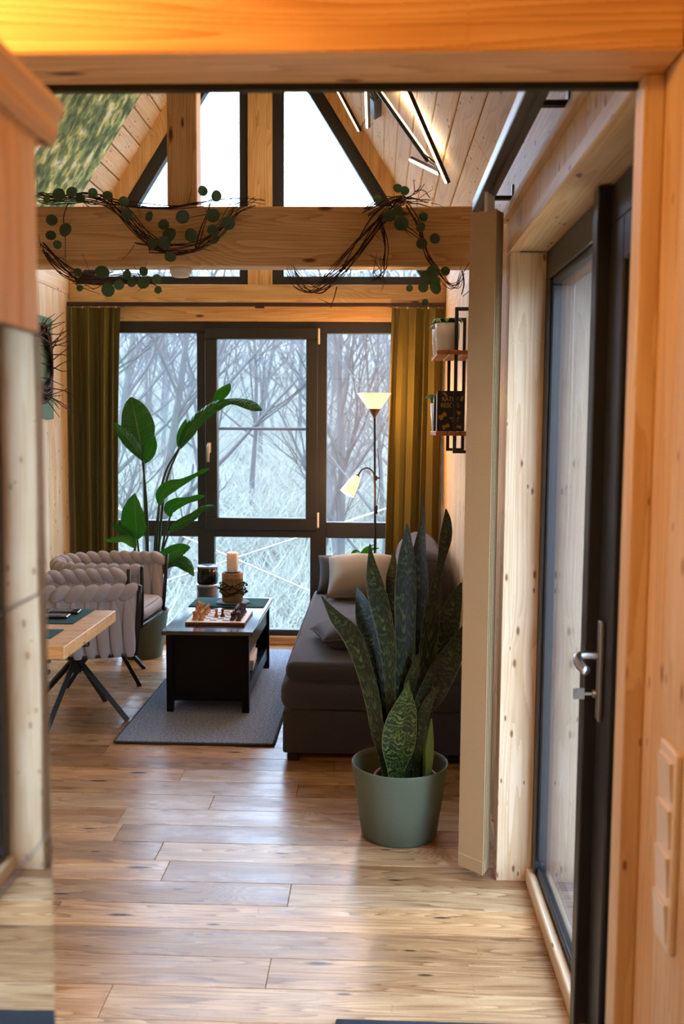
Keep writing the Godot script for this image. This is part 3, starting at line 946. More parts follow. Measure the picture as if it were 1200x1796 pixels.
	span(wg, "wall_board", Vector3(XL, 0.0, ZG - 0.1), Vector3(-1.87, 2.187, ZG - 0.01), M.spruce, 0.001)
	span(wg, "wall_board", Vector3(0.245, 0.0, ZG - 0.1), Vector3(XR, 2.187, ZG - 0.01), M.spruce, 0.001)
	var t3 := setting("baseboard_back")
	span(t3, "board", Vector3(-1.87, 0.0, ZG - 0.08), Vector3(0.245, 0.058, ZG + 0.02), M.beam, 0.003, 0, 4)
	# glazing of the gable
	for side in [1.0, -1.0]:
		var w := setting("window_2" if side > 0 else "window_3", ("right" if side > 0 else "left") + " slanted gable pane in a black frame under the roof", "window")
		var i0 := 0.105 if side > 0 else 0.057
		var i1 := 0.18 if side > 0 else 0.114
		var mk := func(d: float, hx: float) -> Array: return [XC + side * hx, YE + (XR - d - XC - hx) * SL]
		var lo := func(d: float, y: float) -> Array: return [XC + side * ((XR - d - XC) - (y - YE) / SL), y]
		var fs := flat()
		prism(fs, [[XC + side * i0, 2.427], [XC + side * i1, 2.483], mk.call(0.205, i1), mk.call(0.11, i0)], ZG - 0.07, ZG)
		part(w, "frame_post", done(fs), M.anthracite)
		fs = flat()
		prism(fs, [[XC + side * i0, 2.427], lo.call(0.11, 2.427), lo.call(0.205, 2.483), [XC + side * i1, 2.483]], ZG - 0.07, ZG)
		part(w, "frame_sill", done(fs), M.anthracite)
		fs = flat()
		prism(fs, [lo.call(0.11, 2.427), mk.call(0.11, i0), mk.call(0.205, i1), lo.call(0.205, 2.483)], ZG - 0.07, ZG)
		part(w, "frame_slope", done(fs), M.anthracite)
		fs = flat()
		prism(fs, [[XC + side * i1, 2.483], lo.call(0.205, 2.483), mk.call(0.205, i1)], ZG - 0.046, ZG - 0.04)
		part(w, "pane", done(fs), M.glass)
	# big window
	var wn := setting("window_1", "large black framed window with an opening middle sash", "window")
	var fz0 := ZG - 0.07
	var fz1 := ZG
	span(wn, "frame_head", Vector3(-1.87, 2.112, fz0), Vector3(0.245, 2.187, fz1), M.anthracite, 0.003)
	span(wn, "frame_bottom", Vector3(-1.87, 0.06, fz0), Vector3(0.245, 0.10, fz1), M.anthracite, 0.003)
	span(wn, "frame_side", Vector3(-1.87, 0.10, fz0), Vector3(-1.80, 2.112, fz1), M.anthracite, 0.003)
	span(wn, "frame_side", Vector3(0.175, 0.10, fz0), Vector3(0.245, 2.112, fz1), M.anthracite, 0.003)
	span(wn, "mullion", Vector3(-1.22, 0.10, fz0), Vector3(-1.107, 2.112, fz1), M.anthracite, 0.003)
	span(wn, "mullion", Vector3(-0.451, 0.10, fz0), Vector3(-0.343, 2.112, fz1), M.anthracite, 0.003)
	for x in [[-1.80, -1.22], [-1.107, -0.451], [-0.343, 0.175]]:
		span(wn, "transom", Vector3(x[0], 0.737, fz0), Vector3(x[1], 0.845 if x[0] != -1.107 else 0.80, fz1), M.anthracite, 0.003)
		span(wn, "pane", Vector3(x[0], 0.10, ZG - 0.046), Vector3(x[1], 0.737, ZG - 0.040), M.glass)
	span(wn, "pane", Vector3(-1.80, 0.845, ZG - 0.046), Vector3(-1.22, 2.112, ZG - 0.040), M.glass)
	span(wn, "pane", Vector3(-0.343, 0.845, ZG - 0.046), Vector3(0.175, 2.112, ZG - 0.040), M.glass)
	var sa := Node3D.new()
	sa.name = "sash"
	wn.add_child(sa)
	span(sa, "sash_rail", Vector3(-1.163, 2.071, ZG - 0.05), Vector3(-0.403, 2.145, ZG + 0.022), M.anthracite, 0.005)
	span(sa, "sash_rail", Vector3(-1.163, 0.79, ZG - 0.05), Vector3(-0.403, 0.871, ZG + 0.022), M.anthracite, 0.005)
	span(sa, "sash_stile", Vector3(-1.163, 0.871, ZG - 0.05), Vector3(-1.08, 2.071, ZG + 0.022), M.anthracite, 0.005)
	span(sa, "sash_stile", Vector3(-0.482, 0.871, ZG - 0.05), Vector3(-0.403, 2.071, ZG + 0.022), M.anthracite, 0.005)
	span(sa, "pane", Vector3(-1.08, 0.871, ZG - 0.03), Vector3(-0.482, 2.071, ZG - 0.024), M.glass)
	st = soft()
	rbox(st, Vector3(-1.134, 1.345, ZG + 0.028), Vector3(0.026, 0.07, 0.012), 0.005, 3)
	tube(st, [Vector3(-1.134, 1.365, ZG + 0.03), Vector3(-1.134, 1.365, ZG + 0.06), Vector3(-1.134, 1.35, ZG + 0.068), Vector3(-1.136, 1.25, ZG + 0.066)], [0.01, 0.01, 0.011, 0.009], 8)
	part(sa, "handle", done(st), M.window_handle)
	for y in [2.09, 0.86]:
		boxp(wn, "hinge", Vector3(-0.397, y, ZG + 0.02), Vector3(0.014, 0.105, 0.02), M.cream_plastic, 0.004)
	span(wn, "guard_bar", Vector3(-1.12, 1.463, ZG - 0.10), Vector3(-0.44, 1.484, ZG - 0.08), M.rail_outside, 0.004)
	# beams
	var tb := setting("trim_3", "broad timber tie beam spanning the room, hung with twig garlands", "beam")
	span(tb, "beam", Vector3(XL + 0.001, 2.146, -4.10), Vector3(XR - 0.001, 2.386, -4.0), M.beam, 0.006, 0, 5)
	var kp := setting("trim_4", "square timber post standing on the tie beam", "post")
	span(kp, "post", Vector3(-0.868, 2.386, -4.10), Vector3(-0.746, 4.44, -4.0), M.beam, 0.004, 1, 4)
	var nb := setting("trim_5", "big orange-lit timber beam across the top of the view", "beam")
	span(nb, "beam", Vector3(XL + 0.001, 2.045, -1.597), Vector3(XR - 0.001, 2.30, -1.465), M.beam, 0.004, 0, 2)
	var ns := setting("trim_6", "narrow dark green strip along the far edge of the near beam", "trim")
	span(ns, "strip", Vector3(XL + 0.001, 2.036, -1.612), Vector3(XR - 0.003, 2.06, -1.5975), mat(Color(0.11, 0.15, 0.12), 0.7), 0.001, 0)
	build_door()

func build_door() -> void:
	var d := setting("door_1", "tall anthracite glazed door with a fixed side light", "door")
	var m: Material = M.anthracite
	var x0 := 0.523
	# frame of the fixed side light
	span(d, "frame_head", Vector3(x0, 1.955, -3.10), Vector3(0.60, 2.045, -1.62), m, 0.003)
	span(d, "frame_stile", Vector3(x0, 0.05, -3.10), Vector3(0.60, 1.955, -3.035), m, 0.003)
	span(d, "glazing_bead", Vector3(x0 + 0.008, 0.10, -3.035), Vector3(0.60, 1.935, -3.018), m, 0.004)
	span(d, "glazing_bead", Vector3(x0 + 0.008, 1.935, -3.018), Vector3(0.60, 1.955, -2.26), m, 0.004)
	span(d, "frame_bottom", Vector3(0.532, 0.0, -3.10), Vector3(0.5425, 0.075, -2.2), m, 0.003)
	span(d, "glazing_bead", Vector3(0.55, 0.0, -3.10), Vector3(0.60, 0.085, -2.2), m, 0.003)
	span(d, "pane", Vector3(0.543, 0.07, -3.02), Vector3(0.549, 1.94, -2.26), M.glass)
	span(d, "cover_post", Vector3(0.493, 0.0, -2.30), Vector3(x0 + 0.02, 2.043, -2.25), m, 0.003)
	# leaf
	var l := Node3D.new()
	l.name = "leaf"
	d.add_child(l)
	span(l, "leaf_stile", Vector3(x0, 0.02, -2.25), Vector3(0.60, 1.955, -2.13), m, 0.004)
	span(l, "leaf_bead", Vector3(x0 + 0.012, 0.12, -2.13), Vector3(0.60, 1.86, -2.105), m, 0.004)
	span(l, "leaf_stile", Vector3(x0, 0.02, -1.74), Vector3(0.60, 1.955, -1.62), m, 0.004)
	span(l, "leaf_rail", Vector3(x0, 1.86, -2.13), Vector3(0.60, 1.955, -1.74), m, 0.004)
	span(l, "leaf_rail", Vector3(x0, 0.02, -2.13), Vector3(0.60, 0.12, -1.74), m, 0.004)
	span(l, "pane", Vector3(0.572, 0.12, -2.105), Vector3(0.578, 1.86, -1.74), M.glass)
	var st := soft()
	rbox(st, Vector3(0.517, 0.942, -2.195), Vector3(0.012, 0.235, 0.034), 0.005, 3)
	part(l, "handle_plate", done(st), M.matt_steel)
	st = soft()
	tube(st, smooth([[0.515, 0.978, -2.195], [0.480, 0.978, -2.195], [0.466, 0.976, -2.191], [0.461, 0.970, -2.176], [0.464, 0.962, -2.145], [0.470, 0.960, -2.125]], 4).map(func(q): return v3(q)), 0.0105, 10)
	part(l, "lever", done(st), M.steel)
	st = soft()
	lathe(st, [[0.0, 0.0], [0.009, 0.0], [0.009, 0.012], [0.0, 0.012]], 14)
	part(l, "lock_cylinder", done(st), M.steel, Transform3D(Basis(Vector3(0, 0, 1), PI / 2), Vector3(0.514, 0.888, -2.195)))
	st = flat()
	cbox(st, Vector3(0.490, 0.888, -2.195), Vector3(0.022, 0.006, 0.003))
	cbox(st, Vector3(0.470, 0.888, -2.195), Vector3(0.026, 0.026, 0.0035), 0.001)
	part(l, "key", done(st), M.steel)

# ---------------------------------------------------------------- outdoors
func ground_y(x: float, z: float) -> float:
	var d := -z - 7.0
	var y := -1.7 - 0.25 * minf(d, 9.0)
	if d > 17.0:
		y += (d - 17.0) * 0.285
	return y + 0.35 * sin(x * 0.31 + z * 0.13) + 0.2 * sin(x * 0.7 - z * 0.4)

func grow(st: SurfaceTool, r: RandomNumberGenerator, p: Vector3, d: Vector3, L: float, rad: float, level: int) -> void:
	var pts := [p]
	var rs := [rad]
	var steps := 5 if level == 0 else 4
	var q := p
	var dir := d
	for i in steps:
		dir = (dir + Vector3(r.randf_range(-0.16, 0.16), r.randf_range(-0.02, 0.12), r.randf_range(-0.16, 0.16)) * (0.5 if level == 0 else 1.0)).normalized()
		q += dir * L / steps
		pts.append(q)
		rs.append(rad * lerpf(1.0, 0.32, float(i + 1) / steps))
	tube(st, pts, rs, 5 if level == 0 else (4 if level < 2 else 3), false)
	if level >= 3:
		return
	var n: int = [9, 6, 5][level]
	for i in n:
		var t := r.randf_range(0.30 if level == 0 else 0.2, 0.98)
		var f := t * steps
		var k := mini(int(f), steps - 1)
		var b: Vector3 = pts[k].lerp(pts[k + 1], f - k)
		var side := Vector3(r.randf_range(-1, 1), r.randf_range(-0.1, 0.5), r.randf_range(-1, 1)).normalized()
		var nd := (d * r.randf_range(0.5, 1.0) + side * r.randf_range(0.55, 1.0)).normalized()
		grow(st, r, b, nd, L * r.randf_range(0.34, 0.55) * (1.15 - 0.4 * t), maxf(rad * 0.42 * (1.2 - 0.6 * t), 0.006), level + 1)

func build_outdoors() -> void:
	var r := RandomNumberGenerator.new()
	r.seed = 77
	var g := setting("ground", "pale leaf-littered slope rising behind the house", "ground")
	var st := soft()
	var xs := []
	for i in 41:
		xs.append(-60.0 + 3.0 * i)
	var zs := []
	for i in 34:
		zs.append(8.0 - 3.2 * i)
	for i in xs.size() - 1:
		for j in zs.size() - 1:
			var q := []
			for c in [[i, j], [i, j + 1], [i + 1, j + 1], [i + 1, j]]:
				var x: float = xs[c[0]]
				var z: float = zs[c[1]]
				q.append(Vector3(x, ground_y(x, minf(z, -7.0)), z))
			quad(st, q[0], q[1], q[2], q[3], Vector2.ZERO, Vector2.ONE)
	part(g, "slope", done(st), M.litter)
	# bare trees
	var kinds := []
	for v in 7:
		var a := soft()
		var L := r.randf_range(7.5, 11.0)
		var lean := Vector3(r.randf_range(-0.12, 0.12), 1, r.randf_range(-0.08, 0.08)).normalized()
		grow(a, r, Vector3.ZERO, lean, L, r.randf_range(0.10, 0.17), 0)
		kinds.append(done(a))
	var n := 0
	var tries := 0
	while n < 105 and tries < 900:
		tries += 1
		var depth := 13.0 + 52.0 * pow(r.randf(), 0.8)
		var z := -depth
		var x := r.randf_range(-0.36, 0.12) * depth - 0.2
		if depth < 20 and absf(x / depth + 0.10) < 0.07:
			continue
		var t := thing("bare_tree", "bare winter tree with fine grey branches on the slope outside", "tree", Vector3(x, ground_y(x, z) - 0.1, z), r.randf() * TAU, "bare trees outside the window")
		var s := minf(r.randf_range(0.75, 1.2), (1.5 + 0.14 * depth - ground_y(x, z)) / 10.0)
		part(t, "branches", kinds[r.randi() % kinds.size()], M.bark if r.randf() < 0.65 else M.bark_dark, Transform3D(Basis().scaled(Vector3.ONE * s), Vector3.ZERO))
		n += 1
	# brushwood nobody could count
	var b := soft()
	for i in 46:
		var p := Vector3(r.randf_range(-0.5, 0.5), 0, r.randf_range(-0.5, 0.5))
		var d := Vector3(r.randf_range(-1.2, 1.2), 0.9, r.randf_range(-0.9, 0.9)).normalized()
		var L := r.randf_range(0.5, 2.2)
		var m1 := p + d * L * 0.5 + Vector3(r.randf_range(-0.1, 0.1), 0, r.randf_range(-0.1, 0.1))
		tube(b, [p, m1, p + d * L + Vector3(r.randf_range(-0.2, 0.2), -0.1, r.randf_range(-0.2, 0.2))], [0.013, 0.010, 0.005], 3, false)
	var bm := done(b)
	var mm := MultiMesh.new()
	mm.transform_format = MultiMesh.TRANSFORM_3D
	mm.mesh = bm
	mm.instance_count = 2600
	for i in 2600:
		var depth := 9.5 + 46.0 * pow(r.randf(), 1.4)
		var x := r.randf_range(-0.42, 0.2) * depth
		var s := r.randf_range(0.55, 1.2)
		mm.set_instance_transform(i, Transform3D(Basis(Vector3.UP, r.randf() * TAU).scaled(Vector3.ONE * s), Vector3(x, ground_y(x, -depth) - 0.05, -depth)))
	var mi := MultiMeshInstance3D.new()
	mi.name = "undergrowth"
	mi.multimesh = mm
	mi.material_override = M.brush
	mi.set_meta("kind", "stuff")
	mi.set_meta("label", "tangled leafless brushwood covering the slope outside")
	mi.set_meta("category", "undergrowth")
	add_child(mi)
	# thin winter haze over the slope
	var fog := FogVolume.new()
	fog.name = "haze"
	fog.shape = RenderingServer.FOG_VOLUME_SHAPE_BOX
	fog.size = Vector3(120, 30, 76)
	fog.position = Vector3(-5, 7, -47.5)
	var fm := FogMaterial.new()
	fm.density = 0.0026
	fm.albedo = Color(0.96, 0.98, 1.0)
	fog.material = fm
	fog.set_meta("kind", "stuff")
	fog.set_meta("label", "pale winter haze hanging over the wooded slope outside")
	fog.set_meta("category", "haze")
	add_child(fog)
	# bracing cables outside the lower panes
	var cabs := [["thin pale bracing cable rising to the right outside the window", Vector3(-2.4, 0.03, -7.3), Vector3(0.35, 0.97, -7.3)], ["thin pale bracing cable falling to the right outside the window", Vector3(-2.25, 0.97, -7.28), Vector3(0.1, -0.02, -7.28)]]
	for c in cabs:
		var o := thing("bracing_cable", c[0], "cable", c[1], 0.0, "bracing cables outside")
		st = soft()
		tube(st, [Vector3.ZERO, c[2] - c[1]], 0.006, 8)
		part(o, "cable", done(st), M.cable)
	var tc := setting("terrace_floor", "narrow deck outside the glazed door", "terrace")
	for i in 10:
		span(tc, "plank", Vector3(0.80 + i * 0.145, -0.14, -5.2), Vector3(0.80 + i * 0.145 + 0.138, -0.11, 0.5), M.decking, 0.003, 2, i)
# ---------------------------------------------------------------- kitchen end
func build_kitchen_end() -> void:
	# tall cabinet on the left: wooden top door with a cornice, mirror-bright steel doors below
	var t := thing("tall_cabinet", "tall wooden cabinet with cornice and mirror-bright steel doors at the left edge", "cabinet", Vector3(-0.66, 0, -0.69))
	var ox := Vector3(0.66, 0, 0.69)
	span(t, "carcass", Vector3(-0.96, 0.0, -0.995) + ox, Vector3(-0.372, 1.806, -0.38) + ox, M.spruce_b, 0.002)
	var zs := [-1.0, -0.952, -0.86, -0.74, -0.62, -0.50, -0.38]
	for i in 6:
		span(t, "door_board", Vector3(-0.370, 1.593, zs[i] + 0.0006) + ox, Vector3(-0.352, 1.806, zs[i + 1] - 0.0006) + ox, [M.spruce, M.spruce_c][i % 2], 0.0016, 1, i)
	var st := flat()
	var cor := [[-0.372, 1.79], [-0.346, 1.79], [-0.340, 1.797], [-0.338, 1.812], [-0.332, 1.822], [-0.332, 1.832], [-0.372, 1.832]]
	var a := []
	var b := []
	for q in cor:
		a.append(Vector3(q[0], q[1], -1.03) + ox)
		b.append(Vector3(q[0], q[1], -0.36) + ox)
	for i in cor.size():
		var j := (i + 1) % cor.size()
		var e: Vector3 = a[j] - a[i]
		face(st, [a[i], a[j], b[j], b[i]], Vector3(e.y, -e.x, 0.0001).normalized(), 2)
	face(st, a, Vector3(0, 0, -1), 1)
	face(st, b, Vector3(0, 0, 1), 1)
	part(t, "cornice", done(st), M.spruce_c)
	span(t, "top_board", Vector3(-0.96, 1.806, -1.03) + ox, Vector3(-0.372, 1.832, -0.36) + ox, M.spruce_c, 0.002, 2)
	# slightly wavy sheet-steel doors
	for d in [[1.325, 1.590, 0.4], [1.061, 1.322, 1.7], [0.09, 1.058, 2.9]]:
		st = soft()
		var ny := 40
		var nz := 16
		var g := []
		for i in ny + 1:
			var row := []
			for j in nz + 1:
				var y := lerpf(d[0], d[1], float(i) / ny)
				var z := lerpf(-1.0, -0.39, float(j) / nz)
				var w := 0.00016 * sin(y * 9.0 + d[2]) * sin(z * 4.0 + 1.0) + 0.00003 * sin(y * 23.0 + z * 6.0)
				row.append(Vector3(-0.350 + w, y, z) + ox)
			g.append(row)
		for i in ny:
			for j in nz:
				quad(st, g[i][j + 1], g[i + 1][j + 1], g[i + 1][j], g[i][j], Vector2.ZERO, Vector2.ONE)
		var dm := part(t, "steel_door", done(st), M.mirror)
		span(dm, "door_core", Vector3(-0.371, d[0], -0.9995) + ox, Vector3(-0.3522, d[1], -0.3905) + ox, M.matt_steel, 0.001)
	span(t, "plinth", Vector3(-0.372, 0.0, -0.99) + ox, Vector3(-0.362, 0.088, -0.39) + ox, M.anthracite)
	# light switches on the right wall
	var s := thing("light_switch", "upright row of cream rocker switches on the right wall", "switch", Vector3(0.44, 0.885, -1.392))
	st = soft()
	rbox(st, Vector3(-0.005, 0, 0), Vector3(0.011, 0.302, 0.081), 0.0045, 3)
	part(s, "frame", done(st), M.cream_plastic)
	for i in 4:
		st = flat()
		var y := 0.105 - i * 0.071
		prism(st, [[-0.0105, y - 0.029], [-0.0105, y + 0.029], [-0.0165, y + 0.029], [-0.0125, y - 0.029]], -0.029, 0.029)
		part(s, "rocker", done(st), M.cream_plastic)
	# door mat
	var dmt := thing("door_mat", "dark blue door mat at the very front of the floor", "mat", Vector3(0.2, 0, -1.95))
	st = soft()
	rbox(st, Vector3(0, 0.005, 0), Vector3(0.58, 0.009, 0.715), 0.004, 2)
	part(dmt, "pile", done(st), M.mat_blue)
	# kitchen lamps (above and behind the viewer)
	var ol := thing("ceiling_light", "round opal kitchen ceiling light on the left", "light", Vector3(-0.78, 2.235, -1.0), 0.0, "kitchen lights")
	st = soft()
	lathe(st, [[0.0, -0.03], [0.06, -0.03], [0.06, 0.0], [0.0, 0.0]], 28)
	part(ol, "base", done(st), M.white)
	st = soft()
	lathe(st, [[0.0, -0.125], [0.045, -0.115], [0.068, -0.08], [0.066, -0.045], [0.055, -0.03], [0.0, -0.03]], 28)
	part(ol, "globe", done(st), M.led_disc)
	lamp_light(ol, "globe_bulb", Vector3(0, -0.078, 0), 0.72, Color(1.0, 0.71, 0.36), 0.05)
	var dl := thing("downlight", "recessed kitchen downlight on the right", "light", Vector3(0.04, 2.235, -0.70), 0.0, "kitchen lights")
	st = soft()
	lathe(st, [[0.0, -0.012], [0.040, -0.012], [0.046, -0.016], [0.052, -0.010], [0.052, 0.0], [0.0, 0.0]], 24)
	part(dl, "rim", done(st), M.white)
	st = soft()
	lathe(st, [[0.0, -0.0145], [0.038, -0.0145], [0.038, -0.012], [0.0, -0.012]], 24)
	part(dl, "led_disc", done(st), M.led_disc)
	var sp := SpotLight3D.new()
	sp.name = "spot"
	sp.position = Vector3(0, -0.03, 0)
	sp.rotation_degrees = Vector3(-90, 0, 0)
	sp.spot_angle = 66.0
	sp.spot_angle_attenuation = 0.2
	sp.spot_range = 12.0
	sp.spot_attenuation = 2.0
	sp.light_energy = 0.11
	sp.light_color = Color(1.0, 0.76, 0.46)
	sp.light_size = 0.04
	sp.shadow_enabled = true
	dl.add_child(sp)
	# vertical blind folded to the far end of its rail
	var rail := thing("vertical_blind", "cream vertical blind pushed to the far end of its dark rail above the door", "blind", Vector3(0.345, 2.24, -2.5))
	span(rail, "rail", Vector3(-0.022, 0.0, -0.92), Vector3(0.024, 0.035, 0.86), M.rail, 0.003)
	span(rail, "lip", Vector3(-0.026, -0.004, -0.92), Vector3(-0.006, 0.0, 0.86), M.anthracite)
	span(rail, "lip", Vector3(0.006, -0.004, -0.92), Vector3(0.026, 0.0, 0.86), M.anthracite)
	span(rail, "edge_strip", Vector3(-0.0265, 0.002, -0.92), Vector3(-0.0225, 0.034, 0.86), M.matt_steel)
	for z in [-0.79, 0.15]:
		var br := span(rail, "bracket", Vector3(0.024, 0.008, z - 0.012), Vector3(0.092, 0.02, z + 0.012), M.black_metal, 0.001)
		boxp(br, "wall_plate", Vector3(0.034, 0.0, 0.0), Vector3(0.004, 0.085, 0.026), M.black_metal, 0.001)
	var bs := Basis(Vector3.UP, deg_to_rad(-45.0))
	for i in 5:
		var c := Vector3(0.325 + 0.007 * i, 0.0, -3.11 - i * 0.015) - rail.position
		var sl := part(rail, "slat", boxm(Vector3(0.106, 2.145, 0.0018), 0, 1), M.blind, Transform3D(bs, c + Vector3(0, 1.10, 0)))
		boxp(sl, "weight_pocket", Vector3(0, -1.052, 0), Vector3(0.106, 0.045, 0.005), M.blind, 0.001)
		boxp(sl, "hanger", Vector3(0.01, 1.10, 0), Vector3(0.012, 0.06, 0.003), M.white)

# ---------------------------------------------------------------- soft furnishings
func curtain(called: String, label: String, x0: float, x1: float, x0b: float, x1b: float, folds: int, z: float) -> void:
	var o := thing(called, label, "curtain", Vector3((x0 + x1) * 0.5, 0, z), 0.0, "olive curtains beside the window")
	var cx := (x0 + x1) * 0.5
	var st := soft()
	var nx := folds * 14
	var ny := 16
	var f := []
	var b := []
	for j in ny + 1:
		var y := lerpf(2.268, 0.02, float(j) / ny)
		var t := float(j) / ny
		var rf := []
		var rb := []
		for i in nx + 1:
			var s := float(i) / nx
			var x := lerpf(lerpf(x0, x0b, pow(t, 0.8)), lerpf(x1, x1b, pow(t, 0.8)), s) - cx
			var ph := s * folds * TAU + 0.5 * sin(t * 2.3 + s * 9.0)
			var am := 0.030 * (0.75 + 0.35 * sin(s * 17.0 + 1.0)) * lerpf(0.65, 1.15, minf(t * 4.0, 1.0))
			var zz := am * sin(ph) + 0.012 * sin(ph * 0.5 + 1.0)
			x += 0.012 * sin(ph * 2.0) * (1.0 if folds > 4 else 0.6)
			rf.append(Vector3(x, y, zz + 0.002))
			rb.append(Vector3(x, y, zz - 0.002))
		f.append(rf)
		b.append(rb)
	var sb := soft()
	for j in ny:
		for i in nx:
			quad(st, f[j + 1][i], f[j][i], f[j][i + 1], f[j + 1][i + 1], Vector2.ZERO, Vector2.ONE)
			quad(sb, b[j + 1][i], b[j + 1][i + 1], b[j][i + 1], b[j][i], Vector2.ZERO, Vector2.ONE)
	part(o, "cloth", done(st), M.olive)
	part(o, "lining", done(sb), M.curtain_lining)
	for i in folds:
		boxp(o, "hook", Vector3(lerpf(x0, x1, (i + 0.5) / folds) - cx, 2.272, 0.0), Vector3(0.008, 0.016, 0.008), M.white)

func build_soft() -> void:
	var cr := thing("curtain_rail", "long dark brown curtain rail above the big window", "rail", Vector3(XC, 2.278, ZG + 0.075))
	span(cr, "profile", Vector3(-1.25, 0.0, -0.018), Vector3(1.25, 0.024, 0.018), M.rail, 0.002)
	boxp(cr, "stop", Vector3(0.03, -0.005, 0.0), Vector3(0.06, 0.012, 0.03), M.rail)
	boxp(cr, "arm", Vector3(-0.9, 0.012, -0.045), Vector3(0.02, 0.02, 0.055), M.rail)
	boxp(cr, "arm", Vector3(0.9, 0.012, -0.045), Vector3(0.02, 0.02, 0.055), M.rail)
	curtain("curtain", "olive green curtain gathered at the left of the window", -2.05, -1.715, -2.04, -1.76, 6, ZG + 0.075)
	curtain("curtain", "olive curtain glowing in lamplight at the right of the window", 0.085, 0.425, 0.035, 0.42, 5, ZG + 0.08)
	# rug
	var rg := thing("rug", "grey short-pile rug with a dark bound edge under the coffee table", "rug", Vector3(-0.85, 0, -5.33))
	var st := soft()
	rbox(st, Vector3(0, 0.009, 0), Vector3(0.745, 0.016, 1.90), 0.006, 3)
	part(rg, "pile", done(st), M.rug)
	st = soft()
	var rim := []
	for q in [[-0.365, 0.95], [0.365, 0.95], [0.376, 0.938], [0.376, -0.938], [0.365, -0.95], [-0.365, -0.95], [-0.376, -0.938], [-0.376, 0.938], [-0.365, 0.95]]:
		rim.append(Vector3(q[0], 0.007, q[1]))
	tube(st, rim, 0.007, 6)
	part(rg, "binding", done(st), M.rug_edge)
	# sofa bed along the right wall
	var sf := thing("sofa", "dark grey day-bed sofa along the right wall", "sofa", Vector3(-0.005, 0, -5.17))
	st = soft()
	rbox(st, Vector3(0.0, 0.135, 0), Vector3(0.81, 0.19, 1.98), 0.012, 3)
	part(sf, "base", done(st), M.sofa_dark)
	st = soft()
	rbox(st, Vector3(0.0, 0.30, 0), Vector3(0.83, 0.145, 2.0), 0.055, 5, Vector3(0.012, 0.0, 0.014))
	part(sf, "seat_block", done(st), M.sofa_dark)
	st = soft()
	rbox(st, Vector3(0.0, 0.405, 0.0), Vector3(0.79, 0.085, 1.955), 0.036, 5, Vector3(0.006, 0.016, 0.006))
	part(sf, "seat_pad", done(st), M.sofa)
	st = soft()
	var prof := []
	for i in 13:
		var a := lerpf(0.0, TAU, i / 12.0)
		prof.append(Vector2(cos(a), sin(a)))
	rbox(st, Vector3(0.265, 0.635, -0.40), Vector3(0.26, 0.40, 1.16), 0.14, 7, Vector3(0.02, 0.015, 0.01))
	part(sf, "back_cushion", done(st), M.sofa)
	for x in [-0.36, 0.36]:
		for z in [-0.93, 0.95]:
			boxp(sf, "foot", Vector3(x, 0.02, z), Vector3(0.05, 0.04, 0.05), M.black_metal, 0.004)
	# loose cushions
	var cs := [["scatter_cushion", "flat dark grey cushion lying at the near end of the sofa", M.sofa_dark, Vector3(-0.04, 0.516, -4.58), 0.50, 0.44, 0.15, Vector3(-4, 12, 3)],
		["fur_cushion", "cream fluffy cushion standing at the window end of the sofa", M.cream_fur, Vector3(-0.085, 0.585, -5.80), 0.42, 0.32, 0.23, Vector3(42, 0, 2)],
		["scatter_cushion", "dark grey cushion leaning behind the cream fluffy one", M.sofa_dark, Vector3(-0.13, 0.565, -6.0), 0.48, 0.26, 0.17, Vector3(60, 0, 0)]]
	for c in cs:
		var o := thing(c[0], c[1], "cushion", c[3])
		o.rotation_degrees = c[7]
		st = soft()
		cushion(st, c[4], c[5], c[6], 18)
		part(o, "cover", done(st), c[2])
		st = soft()
		var loop := []
		for i in 33:
			var a := TAU * i / 32.0
			var u := clampf(cos(a) * 1.42, -1, 1)
			var v := clampf(sin(a) * 1.42, -1, 1)
			loop.append(Vector3(u * c[4] * 0.5 * (1.0 - 0.06 * (1.0 - v * v)), 0, v * c[5] * 0.5 * (1.0 - 0.06 * (1.0 - u * u))))
		tube(st, loop, 0.003, 5)
		part(o, "seam", done(st), c[2])

